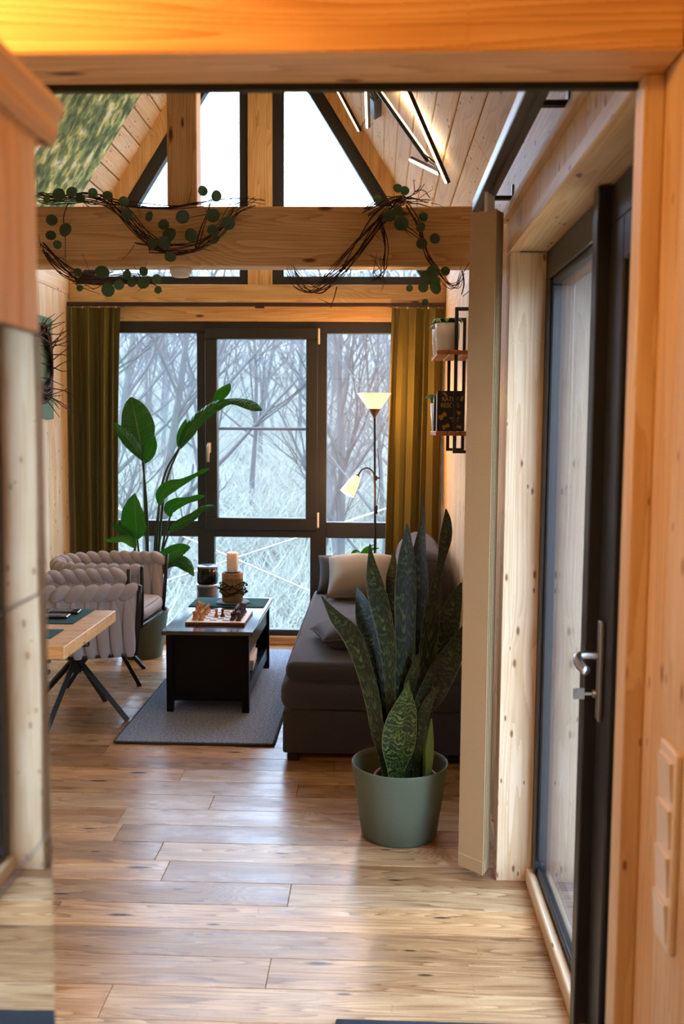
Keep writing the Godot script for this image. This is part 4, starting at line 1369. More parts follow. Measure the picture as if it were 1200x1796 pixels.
# ---------------------------------------------------------------- tables and chairs
func build_tables() -> void:
	# coffee table
	var t := thing("coffee_table", "black wooden coffee table with an open shelf on the grey rug", "table", Vector3(-0.863, 0.017, -5.32))
	var m: Material = M.table_black
	var st := flat()
	boxp(t, "top", Vector3(0, 0.418, 0), Vector3(0.47, 0.022, 1.0), M.table_top, 0.003)
	for x in [-1.0, 1.0]:
		for z in [-1.0, 1.0]:
			boxp(t, "leg", Vector3(x * 0.196, 0.2035, z * 0.462), Vector3(0.036, 0.407, 0.036), m, 0.002)
	for z in [-1.0, 1.0]:
		boxp(t, "end_panel", Vector3(0, 0.232, z * 0.458), Vector3(0.356, 0.348, 0.016), m, 0.001)
	for x in [-1.0, 1.0]:
		boxp(t, "apron", Vector3(x * 0.194, 0.345, 0), Vector3(0.018, 0.124, 0.888), m, 0.001)
		boxp(t, "lower_rail", Vector3(x * 0.194, 0.095, 0), Vector3(0.018, 0.07, 0.888), m, 0.001)
	boxp(t, "shelf", Vector3(0, 0.122, 0), Vector3(0.37, 0.014, 0.888), m)
	boxp(t, "drawer_bottom", Vector3(0, 0.29, 0), Vector3(0.37, 0.012, 0.888), m)
	var bx := thing("game_box", "pale flat box on the coffee table's lower shelf", "box", Vector3(-0.78, 0.147, -5.33), 0.06, "boxes on the coffee table shelf")
	boxp(bx, "tray", Vector3(0, 0.03, 0), Vector3(0.20, 0.055, 0.30), M.paper, 0.003)
	boxp(bx, "lid", Vector3(0, 0.048, 0), Vector3(0.206, 0.03, 0.306), M.cream_plastic, 0.003)
	bx = thing("game_box", "smaller pale box stacked on top of the lower-shelf box", "box", Vector3(-0.785, 0.211, -5.30), -0.05, "boxes on the coffee table shelf")
	boxp(bx, "tray", Vector3(0, 0.022, 0), Vector3(0.18, 0.042, 0.26), M.paper, 0.003)
	boxp(bx, "lid", Vector3(0, 0.036, 0), Vector3(0.186, 0.02, 0.266), M.board_rim, 0.003)
	var top := 0.017 + 0.429
	var pm := thing("placemat", "teal felt runner across the window end of the coffee table", "placemat", Vector3(-0.868, top, -5.625))
	st = soft()
	rbox(st, Vector3(0, 0.0025, 0), Vector3(0.44, 0.004, 0.285), 0.0015, 2)
	part(pm, "felt", done(st), M.teal)
	var tr := thing("slate_plate", "thin round slate plate under the log candle holder", "plate", Vector3(-0.845, top + 0.0048, -5.60))
	st = soft()
	lathe(st, [[0.0, 0.0], [0.097, 0.0], [0.098, 0.002], [0.098, 0.007], [0.096, 0.009], [0.0, 0.009]], 40)
	part(tr, "plate", done(st), M.slate)
	# log candle holder with a wreath
	var lg := thing("log_candle_holder", "turned log candle holder wrapped in a mossy twig wreath", "candle holder", Vector3(-0.85, top + 0.0140, -5.62))
	st = soft()
	lathe(st, [[0.0, 0.0], [0.060, 0.0], [0.062, 0.004], [0.0615, 0.05], [0.063, 0.10], [0.0615, 0.135], [0.063, 0.137], [0.063, 0.139], [0.0615, 0.141], [0.063, 0.165], [0.060, 0.169], [0.0, 0.169]], 36)
	part(lg, "log", done(st), M.log_bark)
	st = soft()
	lathe(st, [[0.0, 0.170], [0.046, 0.170], [0.046, 0.176], [0.0, 0.176]], 30)
	part(lg, "plate", done(st), M.black_metal)
	var r := RandomNumberGenerator.new()
	r.seed = 12
	var wre := Node3D.new()
	wre.name = "wreath"
	lg.add_child(wre)
	for i in 7:
		st = soft()
		var loop := []
		var p0 := r.randf() * TAU
		for k in 41:
			var a := TAU * k / 40.0
			loop.append(Vector3(cos(a) * (0.069 + 0.006 * sin(a * 5.0 + p0)), 0.045 + i * 0.010 + 0.012 * sin(a * 3.0 + p0 * 2.0), sin(a) * (0.069 + 0.006 * sin(a * 4.0 + p0))))
		tube(st, loop, 0.0032, 5)
		part(wre, "twig", done(st), M.twig if i % 2 else M.moss)
	for i in 34:
		var a := r.randf() * TAU
		var p := Vector3(cos(a) * 0.074, r.randf_range(0.04, 0.115), sin(a) * 0.074)
		var d := (Vector3(cos(a), r.randf_range(-0.6, 0.9), sin(a)) + Vector3(r.randf_range(-0.6, 0.6), 0, r.randf_range(-0.6, 0.6))).normalized()
		st = soft()
		var q := p + d * 0.022
		blade(st, [[p.x, p.y, p.z, 0.002], [lerpf(p.x, q.x, 0.5), lerpf(p.y, q.y, 0.5), lerpf(p.z, q.z, 0.5), 0.006], [q.x, q.y, q.z, 0.0008]], Vector3(cos(a) * 0.5, 0.2, sin(a) + 0.4).normalized(), 0.2, 0.0005, 2)
		part(wre, "leaf", done(st), M.succulent if i % 3 == 0 else M.moss)
	var ca := thing("pillar_candle", "ivory pillar candle with a glowing top on the log holder", "candle", Vector3(-0.85, top + 0.190, -5.62))
	st = soft()
	lathe(st, [[0.0, 0.0], [0.033, 0.0], [0.034, 0.003], [0.034, 0.108], [0.032, 0.113], [0.026, 0.110], [0.022, 0.100], [0.0, 0.098]], 30)
	part(ca, "wax", done(st), M.candle)
	st = soft()
	lathe(st, [[0.0, 0.098], [0.003, 0.100], [0.004, 0.106], [0.0025, 0.114], [0.0, 0.120]], 12)
	part(ca, "led_flame", done(st), M.glow_candle)
	lamp_light(ca, "candle_glow", Vector3(0, 0.108, 0), 0.004, Color(1, 0.62, 0.35), 0.01)
	# canister standing on the floor behind the table
	var cn := thing("glass_canister", "black cylindrical lantern with bright rims standing by the window behind the table", "lantern", Vector3(-1.084, 0, -6.1))
	st = soft()
	lathe(st, [[0.0, 0.0], [0.070, 0.0], [0.070, 0.465], [0.0, 0.465]], 36)
	part(cn, "body", done(st), M.canister_gray)
	st = soft()
	lathe(st, [[0.0, 0.466], [0.071, 0.466], [0.0725, 0.470], [0.0725, 0.476], [0.071, 0.480], [0.0, 0.480]], 36)
	part(cn, "lower_rim", done(st), M.steel)
	st = soft()
	lathe(st, [[0.0, 0.480], [0.064, 0.480], [0.066, 0.492], [0.068, 0.498], [0.068, 0.588], [0.0, 0.588]], 36)
	part(cn, "upper_body", done(st), M.canister)
	st = soft()
	lathe(st, [[0.0, 0.588], [0.0695, 0.588], [0.0705, 0.592], [0.0705, 0.598], [0.068, 0.600], [0.0, 0.600]], 36)
	part(cn, "upper_rim", done(st), M.steel)
	build_chess(top)
	# dining table fixed to the left wall
	var dt := thing("dining_table", "pale wooden dining table top reaching from the left wall", "table", Vector3(-1.56, 0, -3.525))
	for i in 5:
		boxp(dt, "top_plank", Vector3(0.0, 0.7175, -0.262 + i * 0.131), Vector3(0.995, 0.045, 0.1302), M.pine_top, 0.002, 0, i)
	boxp(dt, "frame_rail", Vector3(-0.05, 0.68, 0.20), Vector3(0.80, 0.03, 0.04), M.black_metal, 0.002)
	boxp(dt, "frame_rail", Vector3(-0.05, 0.68, -0.20), Vector3(0.80, 0.03, 0.04), M.black_metal, 0.002)
	boxp(dt, "wall_bracket", Vector3(-0.49, 0.55, 0.0), Vector3(0.03, 0.29, 0.5), M.black_metal, 0.002)
	boxp(dt, "support_leg", Vector3(-0.30, 0.3325, 0.0), Vector3(0.06, 0.665, 0.06), M.black_metal, 0.003)
	for q in [[0.41, 0.27], [0.42, -0.16]]:
		st = soft()
		lathe(st, [[0.0, 0.628], [0.014, 0.628], [0.018, 0.634], [0.018, 0.644], [0.010, 0.648], [0.007, 0.652], [0.007, 0.668], [0.020, 0.670], [0.020, 0.695], [0.0, 0.695]], 18)
		part(dt, "clamp_knob", done(st), M.black_metal, at(Vector3(q[0], 0, q[1])))
		boxp(dt, "clamp_arm", Vector3(q[0] - 0.05, 0.684, q[1]), Vector3(0.12, 0.022, 0.03), M.black_metal, 0.002)
	var names := ["teal felt placemat at the far side of the dining table", "teal felt placemat at the near side of the dining table"]
	for i in 2:
		var z: float = [-3.71, -3.39][i]
		var o := thing("placemat", names[i], "placemat", Vector3(-1.365, 0.74, z))
		st = soft()
		rbox(st, Vector3(0, 0.0022, 0), Vector3(0.43, 0.004, 0.285 if i == 0 else 0.145), 0.0015, 2)
		part(o, "felt", done(st), M.teal)
	for q in [[-1.26, -3.665, "glossy black card holder lying nearer on the far teal placemat"], [-1.245, -3.755, "glossy black card holder lying behind on the far teal placemat"]]:
		var o := thing("card_holder", q[2], "card holder", Vector3(q[0], 0.7445, q[1]), 0.08, "card holders on the dining table")
		boxp(o, "sleeve", Vector3(0, 0.006, 0), Vector3(0.125, 0.011, 0.065), M.pack, 0.003)
		boxp(o, "label", Vector3(-0.01, 0.0122, 0.0), Vector3(0.085, 0.0012, 0.035), M.canister_gray)
	build_chairs()

func chess_piece(kind: String) -> ArrayMesh:
	var st := soft()
	var b := [[0.0, 0.0], [0.0135, 0.0], [0.0140, 0.003], [0.0125, 0.006], [0.0095, 0.009]]
	if kind == "pawn":
		lathe(st, b + [[0.0055, 0.018], [0.0048, 0.024], [0.008, 0.026], [0.0055, 0.0285], [0.0085, 0.033], [0.0075, 0.039], [0.004, 0.042], [0.0, 0.043]], 16)
	elif kind == "rook":
		lathe(st, b + [[0.0075, 0.016], [0.007, 0.032], [0.0105, 0.036], [0.0105, 0.046], [0.007, 0.046], [0.007, 0.042], [0.0, 0.042]], 16)
	elif kind == "bishop":
		lathe(st, b + [[0.0065, 0.02], [0.0055, 0.036], [0.0095, 0.039], [0.006, 0.042], [0.0085, 0.050], [0.006, 0.058], [0.0025, 0.062], [0.003, 0.065], [0.0, 0.067]], 16)
	elif kind == "queen":
		lathe(st, b + [[0.0070, 0.022], [0.0058, 0.046], [0.0105, 0.050], [0.0065, 0.053], [0.010, 0.068], [0.006, 0.070], [0.004, 0.074], [0.0, 0.076]], 16)
	elif kind == "king":
		lathe(st, b + [[0.0072, 0.024], [0.006, 0.050], [0.011, 0.054], [0.007, 0.057], [0.010, 0.072], [0.004, 0.077], [0.0, 0.078]], 16)
		tube(st, [Vector3(0, 0.076, 0), Vector3(0, 0.089, 0)], 0.0018, 6)
		tube(st, [Vector3(-0.0045, 0.084, 0), Vector3(0.0045, 0.084, 0)], 0.0016, 6)
	else:
		lathe(st, b + [[0.008, 0.014], [0.0085, 0.018], [0.0, 0.019]], 16)
		tube(st, [Vector3(-0.003, 0.016, 0), Vector3(-0.004, 0.030, 0), Vector3(0.001, 0.042, 0), Vector3(0.004, 0.046, 0)], [0.008, 0.0065, 0.0062, 0.004], 8)
		tube(st, [Vector3(0.0, 0.043, 0), Vector3(0.011, 0.036, 0)], [0.0062, 0.0035], 8)
	return done(st)

func build_chess(top: float) -> void:
	var w := 0.314
	var bd := thing("chessboard", "wooden chessboard with a pale rim on the coffee table", "chessboard", Vector3(-0.846, top, -5.14))
	boxp(bd, "base", Vector3(0, 0.008, 0), Vector3(w, 0.014, w + 0.03), M.board_side, 0.001)
	boxp(bd, "rim", Vector3(0, 0.0165, 0), Vector3(w, 0.004, w + 0.03), M.board_rim, 0.001)
	var sq := 0.0335
	var sx := 0.0345
	for i in 8:
		for j in 8:
			boxp(bd, "square", Vector3((i - 3.5) * sq, 0.0188, (j - 3.5) * sx), Vector3(sq - 0.0004, 0.0012, sx - 0.0004), M.board_rim if (i + j) % 2 else M.board_side)
	var meshes := {}
	for k in ["pawn", "rook", "knight", "bishop", "queen", "king"]:
		meshes[k] = chess_piece(k)
	var back := ["rook", "knight", "bishop", "queen", "king", "bishop", "knight", "rook"]
	for side in 2:
		var tone: String = ["pale", "dark"][side]
		var m: Material = [M.chess_light, M.chess_dark][side]
		for j in 8:
			for row in 2:
				var kind: String = back[j] if row == 0 else "pawn"
				var i := row if side == 0 else 7 - row
				if kind == "pawn" and j == 4:
					i = 3 if side == 0 else 4
				var label := "%s wooden chess %s on the %s side of the chessboard" % [tone, kind, ["left", "right"][side]]
				if kind == "pawn" and j == 4:
					label = "%s wooden chess pawn advanced to the middle of the chessboard" % tone
				elif kind == "pawn":
					label = "%s wooden chess pawn, %s in its home row counted from the window" % [tone, ["first", "second", "third", "fourth", "", "fifth", "sixth", "seventh"][j]]
				elif kind in ["rook", "knight", "bishop"]:
					label = "%s wooden chess %s %s the window on the chessboard" % [tone, kind, "nearer to" if j < 4 else "farther from"]
				var o := thing("chess_" + kind, label, "chess piece", Vector3(-0.846 + (i - 3.5) * sq, top + 0.0194, -5.14 + (j - 3.5) * sx), 0.0 if side == 0 else PI, "%s chess pieces" % tone)
				part(o, "figure", meshes[kind], m)

func chair_path(s: float) -> Array:
	# plan of the padded shell, s from 0 (left arm end) to 1 (right arm end); front is +x
	var straight := 0.27
	var rad := 0.245
	var total := 2.0 * straight + PI * rad
	var d := s * total
	if d < straight:
		return [Vector3(0.27 - d, 0, -rad), Vector3(0, 0, -1)]
	if d > total - straight:
		return [Vector3(0.27 - (total - d), 0, rad), Vector3(0, 0, 1)]
	var a := (d - straight) / rad
	return [Vector3(-sin(a) * rad, 0, -cos(a) * rad), Vector3(-sin(a), 0, -cos(a))]

func build_chairs() -> void:
	var root := thing("braided_chair", "taupe braided-back armchair with black legs beside the dining table", "chair", Vector3(-1.53, 0, -4.79), deg_to_rad(20.0), "braided armchairs")
	var st := soft()
	rbox(st, Vector3(0.02, 0.425, 0), Vector3(0.53, 0.09, 0.45), 0.04, 5, Vector3(0.01, 0.02, 0.0))
	part(root, "seat", done(st), M.chair_fabric)
	# braid: fat slanting rolls along the rim, pointed pads below them on both faces
	var n := 21
	var lo := 0.375
	var hi := 0.715
	st = soft()
	lathe(st, [[0.0, -1.0], [0.34, -0.94], [0.66, -0.75], [0.9, -0.42], [1.0, 0.0], [0.9, 0.42], [0.66, 0.75], [0.34, 0.94], [0.0, 1.0]], 14)
	var roll := done(st)
	st = soft()
	lathe(st, [[0.0, -1.0], [0.55, -0.97], [0.86, -0.80], [0.98, -0.5], [1.0, -0.2], [0.92, 0.15], [0.72, 0.5], [0.42, 0.8], [0.15, 0.96], [0.0, 1.0]], 14)
	var pad := done(st)
	for i in n:
		var q := chair_path((i + 0.5) / n)
		var tan_: Vector3 = Vector3.UP.cross(q[1])
		var ax := (tan_ * 0.80 + Vector3.UP * 0.60).normalized()
		var nn: Vector3 = q[1]
		var cr := ax.cross(nn).normalized()
		part(root, "braid_roll", roll, M.chair_fabric, Transform3D(Basis(cr * 0.034, ax * 0.058, nn * 0.042), q[0] + q[1] * 0.030 + Vector3(0, hi - 0.032, 0)))
		q = chair_path(clampf((i + 0.5) / n, 0.0, 1.0))
		for sd in [1.0, -1.0]:
			var tilt: Vector3 = (Vector3.UP + q[1] * 0.09 - tan_ * 0.06 * sd).normalized()
			var w := tan_.normalized()
			part(root, "braid_pad", pad, M.chair_fabric, Transform3D(Basis(w * 0.031, tilt * 0.155, w.cross(tilt).normalized() * 0.024), q[0] + q[1] * (0.013 + 0.017 * sd) + Vector3(0, lo + 0.135, 0)))
	# inner shell behind the braid
	st = soft()
	var prev := []
	for i in 41:
		var q := chair_path(i / 40.0)
		var col := []
		for y in [lo, hi - 0.03]:
			for sd in [0.016, -0.016]:
				var fl: float = 0.030 * (y - lo) / (hi - lo)
				col.append(q[0] + q[1] * (sd + fl) + Vector3(0, y, 0))
		if i > 0:
			quad(st, prev[0], prev[2], col[2], col[0], Vector2.ZERO, Vector2.ONE)
			quad(st, prev[1], col[1], col[3], prev[3], Vector2.ZERO, Vector2.ONE)
			quad(st, prev[2], prev[3], col[3], col[2], Vector2.ZERO, Vector2.ONE)
		prev = col
	part(root, "shell", done(st), M.chair_fabric)
	# steel frame
	for sd in [-1.0, 1.0]:
		st = soft()
		tube(st, [Vector3(0.275, 0.36, sd * 0.235), Vector3(0.283, 0.45, sd * 0.245), Vector3(0.290, 0.60, sd * 0.262), Vector3(0.296, 0.712, sd * 0.276)], 0.0115, 8)
		part(root, "arm_post", done(st), M.black_metal)
	st = soft()
	var hoop := []
	for i in 25:
		var q := chair_path(i / 24.0)
		hoop.append(q[0] + Vector3(0, 0.366, 0))
	hoop.append(Vector3(0.275, 0.366, 0.1))
	hoop.append(Vector3(0.275, 0.366, -0.1))
	hoop.append(hoop[0])
	tube(st, hoop, 0.012, 8)
	part(root, "seat_frame", done(st), M.black_metal)
	boxp(root, "cross_bar", Vector3(0, 0.362, 0), Vector3(0.5, 0.016, 0.05), M.black_metal, 0.002)
	boxp(root, "cross_bar", Vector3(0, 0.360, 0), Vector3(0.05, 0.016, 0.48), M.black_metal, 0.002)
	st = soft()
	lathe(st, [[0.0, 0.235], [0.028, 0.235], [0.030, 0.24], [0.030, 0.345], [0.045, 0.352], [0.0, 0.352]], 20)
	part(root, "hub", done(st), M.black_metal)
	for i in 4:
		var a := deg_to_rad(45.0 + 90.0 * i - 20.0 + 8.0)
		var d := Vector3(cos(a), 0, sin(a))
		st = flat()
		tube(st, [d * 0.015 + Vector3(0, 0.30, 0), d * 0.035 + Vector3(0, 0.275, 0), d * 0.287 + Vector3(0, 0.004, 0)], 0.0155, 4)
		part(root, "leg", done(st), M.black_metal)
	var c2 := root.duplicate()
	c2.name = numbered("braided_chair")
	add_child(c2)
	c2.position = Vector3(-1.585, 0, -5.54)
	c2.rotation.y = deg_to_rad(-2.0)
	c2.set_meta("label", "taupe braided-back armchair with black legs in front of the left curtain")
# ---------------------------------------------------------------- plants
func pot(o: Node3D, r0: float, r1: float, h: float, m: Material) -> void:
	var st := soft()
	lathe(st, [[0.0, 0.0], [r0 - 0.008, 0.0], [r0, 0.006], [lerpf(r0, r1, 0.5), h * 0.5], [r1 - 0.001, h - 0.006], [r1 - 0.001, h - 0.001], [r1 - 0.003, h]], 56)
	part(o, "planter", done(st), m)
	st = soft()
	lathe(st, [[r1 - 0.003, h], [r1 - 0.006, h - 0.001], [r1 - 0.009, h - 0.02], [r0 - 0.008, 0.02], [0.0, 0.015]], 56)
	part(o, "planter_inside", done(st), M.planter_inside)

func build_plants() -> void:
	# snake plant in front of the sofa
	var base := Vector3(0.094, 0, -3.45)
	var o := thing("snake_plant", "tall mottled snake plant in a big sage green planter on the oak floor", "plant", base)
	pot(o, 0.138, 0.178, 0.275, M.planter)
	var st := soft()
	lathe(st, [[0.0, 0.016], [0.085, 0.016], [0.112, 0.215], [0.118, 0.218], [0.118, 0.228], [0.112, 0.230], [0.106, 0.222], [0.105, 0.205]], 40, Vector3(0.022, 0, 0.02))
	part(o, "nursery_pot", done(st), M.terracotta)
	st = soft()
	lathe(st, [[0.106, 0.206], [0.08, 0.216], [0.03, 0.212], [0.0, 0.218]], 30, Vector3(0.022, 0, 0.02))
	part(o, "soil", done(st), M.soil)
	var i := 0
	for l in SNAKE_LEAVES:
		var pts := []
		var n: int = l[1].size()
		for k in n:
			var q: Array = l[1][k]
			pts.append([q[0] - base.x, q[1] - base.y, q[2] - base.z, q[3]])
		# root every leaf in the soil of the nursery pot
		var f: Array = pts[0].duplicate()
		f[1] = 0.195
		f[0] = clampf(f[0], -0.05, 0.09)
		f[2] = clampf(f[2], -0.05, 0.085)
		f[3] = f[3] * 0.7
		if pts[0][1] > 0.2:
			pts.push_front(f)
		else:
			pts[0] = f
		st = soft()
		var tilt := sin(i * 2.4) * 0.45
		blade(st, pts, Vector3(tilt, 0.05, 1).normalized(), 0.22, 0.0035, 8)
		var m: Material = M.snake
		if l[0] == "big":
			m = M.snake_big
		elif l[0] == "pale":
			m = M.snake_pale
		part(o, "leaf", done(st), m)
		i += 1
	# giant bird of paradise by the window
	base = Vector3(-1.515, 0, -6.11)
	o = thing("bird_of_paradise_plant", "large bird of paradise plant with broad glossy leaves in a green planter by the window", "plant", base)
	pot(o, 0.128, 0.172, 0.305, M.planter)
	st = soft()
	lathe(st, [[0.165, 0.262], [0.08, 0.272], [0.0, 0.275]], 30)
	part(o, "soil", done(st), M.soil)
	for s in STRELITZIA_STEMS:
		var pts := []
		var rs := []
		var sm := smooth(s, 5)
		for k in sm.size():
			pts.append(v3(sm[k]) - base)
			rs.append(lerpf(0.010, 0.0055, float(k) / (sm.size() - 1)))
		pts[0] = Vector3(clampf(pts[0].x, -0.1, 0.1), 0.265, clampf(pts[0].z, -0.08, 0.08))
		st = soft()
		tube(st, pts, rs, 8)
		part(o, "stem", done(st), M.stem)
	i = 0
	for l in STRELITZIA_LEAVES:
		var pts := []
		for q in l[1]:
			pts.append([q[0] - base.x, q[1] - base.y, q[2] - base.z, q[3]])
		st = soft()
		blade(st, pts, Vector3(0.35 * sin(i * 1.9), 0.25, 1).normalized(), -0.28 if l[0] == "under" else 0.30, 0.0008, 8, 0.06)
		part(o, "leaf", done(st), {"under": M.leaf_under, "top": M.leaf_top, "dark": M.leaf_dark}[l[0]])
		i += 1
	# broad spotted leaf of a small companion plant in the same pot
	var cp := thing("companion_plant", "small plant with a broad spotted light green leaf in the window planter", "plant", base + Vector3(0.07, 0.27, 0.085))
	for q in [[0.0, 0.10, 0.072, 0.0], [-0.03, 0.06, 0.05, 0.5]]:
		st = soft()
		var tw := Vector3(0.2 + q[3], 0.25, 1).normalized()
		blade(st, [[q[0], 0.0, 0.0, 0.004], [q[0], q[1] * 0.3, 0.01, q[2] * 0.8], [q[0] + 0.005, q[1], 0.02, q[2]], [q[0] + 0.01, q[1] + q[2] * 0.8, 0.02, q[2] * 0.7], [q[0] + 0.012, q[1] + q[2] * 1.25, 0.018, 0.004]], tw, 0.2, 0.001, 8)
		var m := mat(Color.WHITE, 0.35)
		m.albedo_texture = noise_tex(121, 0.03, ramp([Color(0.30, 0.16, 0.08), Color(0.24, 0.40, 0.10), Color(0.42, 0.58, 0.20), Color(0.62, 0.70, 0.40)], [0.22, 0.36, 0.55, 0.75]), 256, 3)
		part(cp, "leaf", done(st), m)
	# plant tip peeping up behind the sofa cushions
	var pb := thing("small_fern", "small green plant peeping up behind the cream cushion by the window", "plant", Vector3(-0.20, 0.0, -6.28))
	pot(pb, 0.07, 0.09, 0.16, M.white)
	for k in 3:
		var a := TAU * k / 9.0
		st = soft()
		blade(st, [[0, 0.14, 0, 0.006], [cos(a) * 0.04, 0.42, sin(a) * 0.03, 0.012], [cos(a) * 0.10 + 0.03, 0.66, sin(a) * 0.03, 0.016], [cos(a) * 0.15 + 0.07, 0.70 + 0.03 * sin(k * 2.0), sin(a) * 0.04, 0.002]], Vector3(0.1, 0.4, 1).normalized(), 0.3, 0.0008, 4)
		part(pb, "leaf", done(st), M.leaf_top)

# ---------------------------------------------------------------- garlands of twigs and leaves on the tie beam
func build_garlands() -> void:
	var r := RandomNumberGenerator.new()
	r.seed = 404
	var labels := {"left": "twig garland with round leaves draped over the left half of the tie beam", "low": "twig garland with round leaves hanging below the beam's left end", "right": "twig garland knotted over the right half of the tie beam"}
	for key in VINES:
		var v: Dictionary = VINES[key]
		var org := v3(v.canes[0][1][0])
		var o := thing("twig_garland", labels[key], "garland", org, 0.0, "garlands on the tie beam")
		for c in v.canes:
			var count: int = c[0]
			var sm := smooth(c[1], 4)
			for k in count:
				var st := soft()
				var pts := []
				var rs := []
				var p1 := r.randf() * TAU
				var p2 := r.randf() * TAU
				var spread := 0.004 + 0.0012 * count
				var a := 0 if r.randf() < 0.6 else r.randi_range(0, sm.size() / 3)
				var b := sm.size() if r.randf() < 0.6 else r.randi_range(sm.size() * 2 / 3, sm.size())
				if b - a < 4:
					a = 0
					b = sm.size()
				for i in range(a, b):
					var p := v3(sm[i]) - org
					var t := i * 0.13
					p += Vector3(sin(t + p1), cos(t * 1.2 + p2), 0) * spread
					p.z += -0.012 + 0.022 * (0.5 + 0.5 * sin(t * 0.9 + p1 * 2.0)) * (1.0 if count > 2 else 0.5)
					if p.y + org.y > 2.392 and p.y + org.y < 2.46:
						p.z -= 0.03 * r.randf()
					pts.append(p)
					rs.append(lerpf(0.0024, 0.0012, float(i) / sm.size()))
				tube(st, pts, rs, 5)
				part(o, "twig", done(st), M.twig)
		# short side twigs
		for k in 26:
			var c: Array = v.canes[r.randi() % v.canes.size()][1]
			var q := v3(c[r.randi() % c.size()]) - org
			var d := Vector3(r.randf_range(-1, 1), r.randf_range(-0.5, 0.9), r.randf_range(-0.1, 0.5)).normalized()
			var st := soft()
			tube(st, [q, q + d * 0.03, q + d * r.randf_range(0.05, 0.09) + Vector3(0, r.randf_range(-0.01, 0.015), 0)], [0.0016, 0.0012, 0.0007], 4)
			part(o, "twig", done(st), M.twig)
		for l in v.leaves:
			var rad: float = l[2]
			var st := soft()
			var d := Vector3(r.randf_range(-1, 1), r.randf_range(-1.0, 0.4), 0).normalized()
			var c := Vector3(l[0], l[1], -3.955 + r.randf_range(0.0, 0.03)) - org
			var pts := []
			for k in 9:
				var t := -cos(PI * k / 8.0)
				var p := c + d * t * rad
				pts.append([p.x, p.y, p.z + 0.004 * t, maxf(rad * 0.96 * sqrt(maxf(1.0 - t * t, 0.0)), 0.001)])
			blade(st, pts, Vector3(r.randf_range(-0.6, 0.6), r.randf_range(-0.4, 0.5), 1).normalized(), 0.18, 0.0006, 6)
			part(o, "leaf", done(st), M.eucalyptus)
	var sd := thing("smoke_detector", "round white smoke detector under the tie beam", "smoke detector", Vector3(-0.825, 2.146, -4.05))
	var st := soft()
	lathe(st, [[0.0, -0.036], [0.030, -0.036], [0.038, -0.032], [0.040, -0.024]], 32)
	part(sd, "cap", done(st), M.white)
	st = soft()
	lathe(st, [[0.040, -0.024], [0.045, -0.020], [0.046, -0.004], [0.044, 0.0], [0.0, 0.0]], 32)
	part(sd, "base", done(st), M.white)

